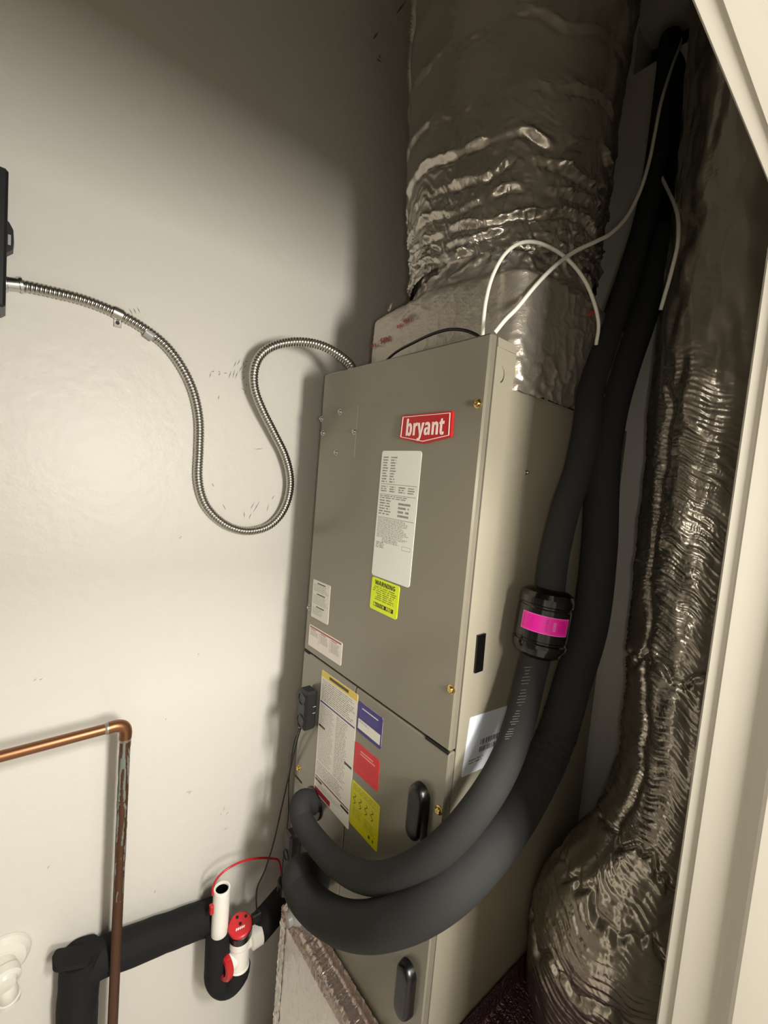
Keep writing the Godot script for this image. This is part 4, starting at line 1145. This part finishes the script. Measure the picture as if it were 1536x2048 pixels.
func build_conduit() -> void:
	var px := [Vector3(-0.6870, 1.9871, 0.6307), Vector3(-0.6870, 1.9903, 0.6159), Vector3(-0.6870, 1.9946, 0.5630), Vector3(-0.6870, 1.9957, 0.5039), Vector3(-0.6870, 1.9869, 0.4440), Vector3(-0.6870, 1.9708, 0.3941), Vector3(-0.6870, 1.9441, 0.3456), Vector3(-0.6870, 1.9008, 0.3057), Vector3(-0.6870, 1.8464, 0.2763), Vector3(-0.6870, 1.7812, 0.2597), Vector3(-0.6870, 1.7062, 0.2557)]
	for q in [Vector3(-0.6860, 1.6428, 0.2551), Vector3(-0.6860, 1.5985, 0.2466), Vector3(-0.6860, 1.5602, 0.2283), Vector3(-0.6860, 1.5251, 0.1928), Vector3(-0.6860, 1.5034, 0.1512)]:
		px.append(q)
	px.append(Vector3(-0.6840, 1.4979, 0.1065))
	px.append(Vector3(-0.6800, 1.5125, 0.0575))
	px.append(Vector3(-0.6740, 1.5482, 0.0245))
	px.append(Vector3(-0.6680, 1.6001, 0.0078))
	px.append(Vector3(-0.6630, 1.6551, 0.0098))
	px.append(Vector3(-0.6580, 1.7143, 0.0324))
	px.append(Vector3(-0.6530, 1.7705, 0.0705))
	px.append(Vector3(-0.6470, 1.8282, 0.1118))
	px.append(Vector3(-0.6400, 1.8747, 0.1386))
	px.append(Vector3(-0.6320, 1.9164, 0.1474))
	px.append(Vector3(-0.6220, 1.9542, 0.1408))
	px.append(Vector3(-0.6100, 1.9832, 0.1171))
	px.append(Vector3(-0.5920, 2.0029, 0.0771))
	px.append(Vector3(-0.5650, 2.0087, 0.0357))
	px.append(Vector3(-0.5350, 2.0001, -0.0012))
	px.append(Vector3(-0.5120, 1.9815, -0.0344))
	var last: Vector3 = Vector3(-0.4919, 1.9546, -0.0580)
	px.append(last)
	px.append(last + Vector3(0.012, -0.055, -0.012))
	var t := thing("flexible_conduit", "ribbed steel flexible conduit looping in an S across the left wall to the cabinet top", "conduit", px[0])
	part("armour", skin(rings(curve(px, 0.0011), 18, func(_f, s: float, an: float) -> float:
		var w := fposmod(s / 0.0072 + an / TAU, 1.0)
		return 0.0100 + 0.0016 * smoothstep(0.0, 0.18, w) * (1.0 - smoothstep(0.62, 0.9, w))), true, false, true), M.zinc, t)
	var e: Vector3 = px[0]
	var dirn: Vector3 = (px[1] - px[0]).normalized()
	part("connector", lathe(e - dirn * 0.004, dirn, [Vector2(0, 0), Vector2(0.0155, 0), Vector2(0.0155, 0.005), Vector2(0.0125, 0.006), Vector2(0.0125, 0.024), Vector2(0.0150, 0.025), Vector2(0.0150, 0.030), Vector2(0.0118, 0.031)], 28), M.steel, t)
	# one-hole strap
	var sp: Vector3 = Vector3(-0.6870, 1.9872, 0.4431)
	var sd: Vector3 = (Vector3(-0.6870, 1.9708, 0.3941) - Vector3(-0.6870, 1.9957, 0.5039)).normalized()
	part("strap", lathe(sp - sd * 0.009, sd, [Vector2(0.0118, 0), Vector2(0.0130, 0), Vector2(0.0130, 0.018), Vector2(0.0118, 0.018)], 28), M.zinc, t)
	var tab: Vector3 = Vector3(-0.6990, 1.9707, 0.4418)
	part("strap_tab", box(tab + Vector3(0, -0.011, -0.0075), tab + Vector3(0.0022, 0.012, 0.0075), 0.0008), M.zinc, t)
	part("screw_hole", lathe(tab + Vector3(0.0022, -0.001, 0), Vector3.RIGHT, [Vector2(0, 0), Vector2(0.0042, 0), Vector2(0.0038, 0.0012), Vector2(0, 0.0012)], 16), M.rubber, t)
	part("tape_wrap", lathe(Vector3(-0.6870, 1.9617, 0.3783) - sd * 0.010, (Vector3(-0.6870, 1.9515, 0.3567) - Vector3(-0.6870, 1.9678, 0.3888)).normalized(), [Vector2(0.0119, 0), Vector2(0.0122, 0.001), Vector2(0.0122, 0.018), Vector2(0.0119, 0.019)], 24), M.pvc_grey, t)
	# black box at the left edge
	var c0: Vector3 = Vector3(-0.6000, 2.1522, 0.6304)
	var c1: Vector3 = Vector3(-0.6000, 1.9334, 0.6305)
	var b := thing("disconnect_box", "black plastic disconnect box at the left edge of the wall, side latch showing", "box", Vector3(-0.65, c1.y, 0.75))
	part("case", box(Vector3(WALL_X + 0.0005, c1.y - 0.012, c0.z), Vector3(-0.605, c0.y, c0.z + 0.24), 0.006), M.plastic_black, b)
	part("cover", box(Vector3(-0.606, c1.y - 0.014, c0.z - 0.003), Vector3(-0.592, c0.y + 0.004, c0.z + 0.243), 0.004), M.plastic_black, b)
	var lt: Array = [Vector3(-0.6150, 2.0780, 0.6295), Vector3(-0.6150, 2.0746, 0.6253), Vector3(-0.6150, 2.0639, 0.6196), Vector3(-0.6150, 2.0476, 0.6186), Vector3(-0.6150, 2.0296, 0.6196), Vector3(-0.6150, 2.0182, 0.6311)]
	var o: Vector3 = lt[0]
	var poly := PackedVector2Array()
	for q in lt:
		poly.append(Vector2(q.z - o.z, q.y - o.y))
	poly.append(Vector2(0.01, poly[poly.size() - 1].y))
	poly.append(Vector2(0.01, 0))
	part("latch", prism(poly, o - Vector3(0.02, 0, 0), Vector3.BACK, Vector3.UP, Vector3.RIGHT, 0.022), M.plastic_black, b)
	var sl: Vector3 = Vector3(-0.6120, 2.0441, 0.6247)
	part("latch_slot", box(sl + Vector3(0, -0.009, -0.0022), sl + Vector3(0.0012, 0.009, 0.0022), 0.0004), M.pvc_grey, b, "pale slot in the latch")

func build_copper() -> void:
	var e: Vector3 = Vector3(-0.6000, 1.0709, 0.4062)
	var l: Vector3 = Vector3(-0.6000, 1.0681, 0.6206)
	var t := thing("copper_pipe", "bare copper pipe running level along the wall then straight down through an elbow", "pipe", Vector3(e.x, FY, e.z))
	var hd := (l - e).normalized()
	part("level_run", straight(e + hd * 0.022, l + hd * 0.35, 0.0111, 28), M.copper, t)
	var foot := Vector3(e.x, FY, 0.405)
	var vd := (foot - e).normalized()
	var nz := noise(14.0, FastNoiseLite.TYPE_SIMPLEX, 3, 91)
	part("down_run", straight(e + vd * 0.022, foot, 0.0111, 28), M.copper_dull, t)
	part("elbow", tube([e + hd * 0.034, e + hd * 0.018, e + (hd + vd) * 0.0055, e + vd * 0.018, e + vd * 0.034], 0.0130, 0.002, 28), M.copper, t, "brighter copper elbow")
	for d in [hd, vd]:
		part("solder_joint", lathe(e + d * 0.031, d, [Vector2(0.0112, 0), Vector2(0.0128, 0.001), Vector2(0.0124, 0.006), Vector2(0.0112, 0.010)], 24), M.solder, t)
	# crust of verdigris in patches down the upright
	var rows := []
	for i in 260:
		var s := 0.03 + 0.40 * i / 259.0
		var r := PackedVector3Array()
		for j in 40:
			var an := TAU * j / 40.0
			var q := nz.get_noise_3d(cos(an) * 0.09, s * 0.55, sin(an) * 0.09) + 0.25 * nz.get_noise_3d(cos(an) * 0.4, s * 4.0, sin(an) * 0.4)
			var fade := 1.0 - smoothstep(0.24, 0.40, s)
			var thick := clampf((q - 0.12 - 0.35 * (1.0 - fade)) * 0.006, -0.0006, 0.0007)
			r.append(e + vd * s + Vector3(cos(an), 0, sin(an)) * (0.0111 + thick))
		rows.append(r)
	part("verdigris", skin(rows, true, false), M.verdigris, t, "grey-green corrosion patches")

func build_wires() -> void:
	var g := "loose white thermostat cables above the cabinet"
	single("thermostat_cable", tube([Vector3(-0.0063, 1.9335, -0.0147), Vector3(0.0025, 1.9569, -0.0280), Vector3(0.0090, 1.9791, -0.0463), Vector3(0.0169, 2.0299, -0.0852), Vector3(0.0225, 2.0761, -0.1285), Vector3(0.0282, 2.1189, -0.1796), Vector3(0.0389, 2.1513, -0.2277), Vector3(0.0409, 2.1882, -0.2814), Vector3(0.0379, 2.2512, -0.3478), Vector3(0.0297, 2.3351, -0.4103), Vector3(0.0160, 2.4321, -0.4675), Vector3(0.0027, 2.5139, -0.5079), Vector3(-0.0101, 2.6173, -0.5511), Vector3(-0.0268, 2.7458, -0.6240), Vector3(-0.0470, 2.8729, -0.7084), Vector3(-0.0659, 2.9370, -0.7556)], 0.0037, 0.006, 12), M.wire_white, "long white cable rising from the cabinet's front corner to the hole in the back wall", "cable")
	single("thermostat_cable", tube([Vector3(-0.0487, 1.9425, -0.0353), Vector3(-0.0507, 1.9713, -0.0360), Vector3(-0.0519, 2.0074, -0.0388), Vector3(-0.0492, 2.0512, -0.0469), Vector3(-0.0427, 2.0952, -0.0676), Vector3(-0.0298, 2.1203, -0.0938), Vector3(-0.0140, 2.1281, -0.1295), Vector3(0.0079, 2.1163, -0.1783), Vector3(0.0267, 2.0868, -0.2214), Vector3(0.0373, 2.0488, -0.2536), Vector3(0.0401, 2.0120, -0.2764), Vector3(0.0363, 1.9757, -0.2834)], 0.0035, 0.006, 12), M.wire_white, "white cable looping up from the cabinet top and hanging down with a free end", "cable")
	single("thermostat_cable", tube([Vector3(0.0022, 2.4552, -0.5714), Vector3(0.0365, 2.3884, -0.5346), Vector3(0.0740, 2.3184, -0.4777), Vector3(0.1082, 2.2453, -0.4165), Vector3(0.1254, 2.1770, -0.3824), Vector3(0.1232, 2.1174, -0.3731), Vector3(0.1167, 2.0874, -0.3775), Vector3(0.1100, 2.0565, -0.3817)], 0.0036, 0.006, 12), M.wire_white, "short white cable hanging in front of the black pipes near the crinkled duct", "cable")
	single("black_cable", tube([Vector3(-0.3633, 1.9460, -0.0500) + Vector3(0, -0.01, 0), Vector3(-0.2981, 1.9558, -0.0400), Vector3(-0.2286, 1.9656, -0.0350), Vector3(-0.1716, 1.9711, -0.0330), Vector3(-0.1284, 1.9699, -0.0330), Vector3(-0.0906, 1.9605, -0.0340), Vector3(-0.0628, 1.9469, -0.0380), Vector3(-0.0555, 1.9398, -0.0400)], 0.0030, 0.006, 12), M.wire_black, "thin black cable arching along the top edge of the cabinet", "cable")
	single("switch_cable", tube([Vector3(-0.4669, 1.0113, 0.0300), Vector3(-0.4939, 0.9630, 0.0220), Vector3(-0.5401, 0.8471, 0.0100), Vector3(-0.5600, 0.7193, 0.0179), Vector3(-0.5700, 0.6195, 0.0287), Vector3(-0.5750, 0.5415, 0.0466), Vector3(-0.5800, 0.4897, 0.0647), Vector3(-0.573, 0.423, 0.064)], 0.0022, 0.006, 10), M.wire_black, "thin black wire hanging from the switch box to the red float switch", "cable")
	single("switch_cable", tube([Vector3(-0.4777, 1.0038, 0.0280), Vector3(-0.5259, 0.9354, 0.0120), Vector3(-0.5380, 0.8198, 0.0120), Vector3(-0.5147, 0.7508, 0.0200), Vector3(-0.5500, 0.6138, 0.0026), Vector3(-0.5600, 0.5206, -0.0000), Vector3(-0.5750, 0.4280, -0.0175)], 0.0018, 0.006, 10), M.wire_black, "second thin black wire close along the cabinet's left edge", "cable")

func build_small_things() -> void:
	# switch box on the cabinet front
	var b := thing("switch_box", "small black plastic switch box on the cabinet front beside the caution sheet", "box", Vector3(-0.46, TOP - 0.915, 0.0))
	var lo := Vector3(-0.4825, TOP - 0.915, 0.0005)
	var hi := Vector3(-0.440, TOP - 0.812, 0.036)
	part("case", box(lo, hi, 0.006), M.plastic_black, b)
	for y in [hi.y - 0.022, lo.y + 0.022]:
		part("snap_ring", lathe(Vector3((lo.x + hi.x) * 0.5, y, hi.z), Vector3.BACK, [Vector2(0.017, 0), Vector2(0.017, 0.0022), Vector2(0.0145, 0.0022), Vector2(0.0145, 0.0004), Vector2(0, 0.0004)], 32), M.plastic_black, b)
	for y in [lo.y + 0.045, lo.y + 0.062]:
		part("side_mark", box(Vector3(hi.x - 0.001, y, 0.006), Vector3(hi.x + 0.0006, y + 0.0015, 0.014)), M.pvc_grey, b)
	var c: Vector3 = Vector3(-0.4742, 0.6690, 0.0000)
	var b2 := thing("switch_box", "black plastic box half hidden behind the thinner foam pipe's bend", "box", Vector3(c.x, c.y - 0.045, 0.0))
	part("case", box(c + Vector3(-0.026, -0.04, 0.0005), c + Vector3(0.010, 0.045, 0.036), 0.006), M.plastic_black, b2)
	part("snap_ring", lathe(c + Vector3(-0.008, -0.016, 0.036), Vector3.BACK, [Vector2(0.014, 0), Vector2(0.014, 0.002), Vector2(0.012, 0.002), Vector2(0.012, 0.0004), Vector2(0, 0.0004)], 32), M.plastic_black, b2)
	# grey adapter low on the cabinet's left corner
	var g: Vector3 = Vector3(-0.4240, 0.5285, 0.0360)
	var ad := thing("drain_adapter", "grey plastic drain adapter at the foil box's top left corner", "pipe fitting", g)
	part("hub", lathe(g + Vector3(0, 0, -0.034), Vector3(-0.1, -0.15, 1).normalized(), [Vector2(0, 0), Vector2(0.026, 0), Vector2(0.028, 0.004), Vector2(0.028, 0.026), Vector2(0.022, 0.034), Vector2(0.017, 0.038), Vector2(0.017, 0.048), Vector2(0, 0.048)], 32), M.pvc_grey, ad)
	part("collar", lathe(g + Vector3(-0.006, -0.035, -0.030), Vector3(0, 0, 1), [Vector2(0, 0), Vector2(0.020, 0), Vector2(0.024, 0.006), Vector2(0.022, 0.022), Vector2(0.012, 0.030), Vector2(0, 0.031)], 28), M.pvc_grey, ad)
	# white painted valve stub low on the wall
	var v: Vector3 = Vector3(-0.6990, 0.5382, 0.6120)
	var w := thing("wall_valve", "white painted pipe fitting low on the wall by the left edge", "pipe fitting", v)
	part("flange", lathe(v, Vector3.RIGHT, [Vector2(0, 0), Vector2(0.052, 0), Vector2(0.050, 0.006), Vector2(0.042, 0.016), Vector2(0.030, 0.020), Vector2(0, 0.020)], 40), M.white_paint, w)
	part("body", lathe(v + Vector3(0.016, 0, 0), Vector3(1, -0.15, -0.15).normalized(), [Vector2(0.024, 0), Vector2(0.024, 0.022), Vector2(0.029, 0.025), Vector2(0.029, 0.042), Vector2(0.022, 0.046), Vector2(0.018, 0.052), Vector2(0, 0.054)], 36), M.white_paint, w)
	part("outlet", tube([v + Vector3(0.04, -0.01, -0.004), v + Vector3(0.048, -0.035, -0.010), v + Vector3(0.046, -0.050, -0.013), v + Vector3(0.04, -0.060, -0.013)], 0.018, 0.004, 28), M.white_paint, w)
	part("end_cap", lathe(v + Vector3(0.04, -0.060, -0.013), Vector3(-0.1, -1, 0).normalized(), [Vector2(0.018, 0), Vector2(0.022, 0.002), Vector2(0.022, 0.012), Vector2(0.016, 0.019), Vector2(0, 0.021)], 28), M.white_paint, w)
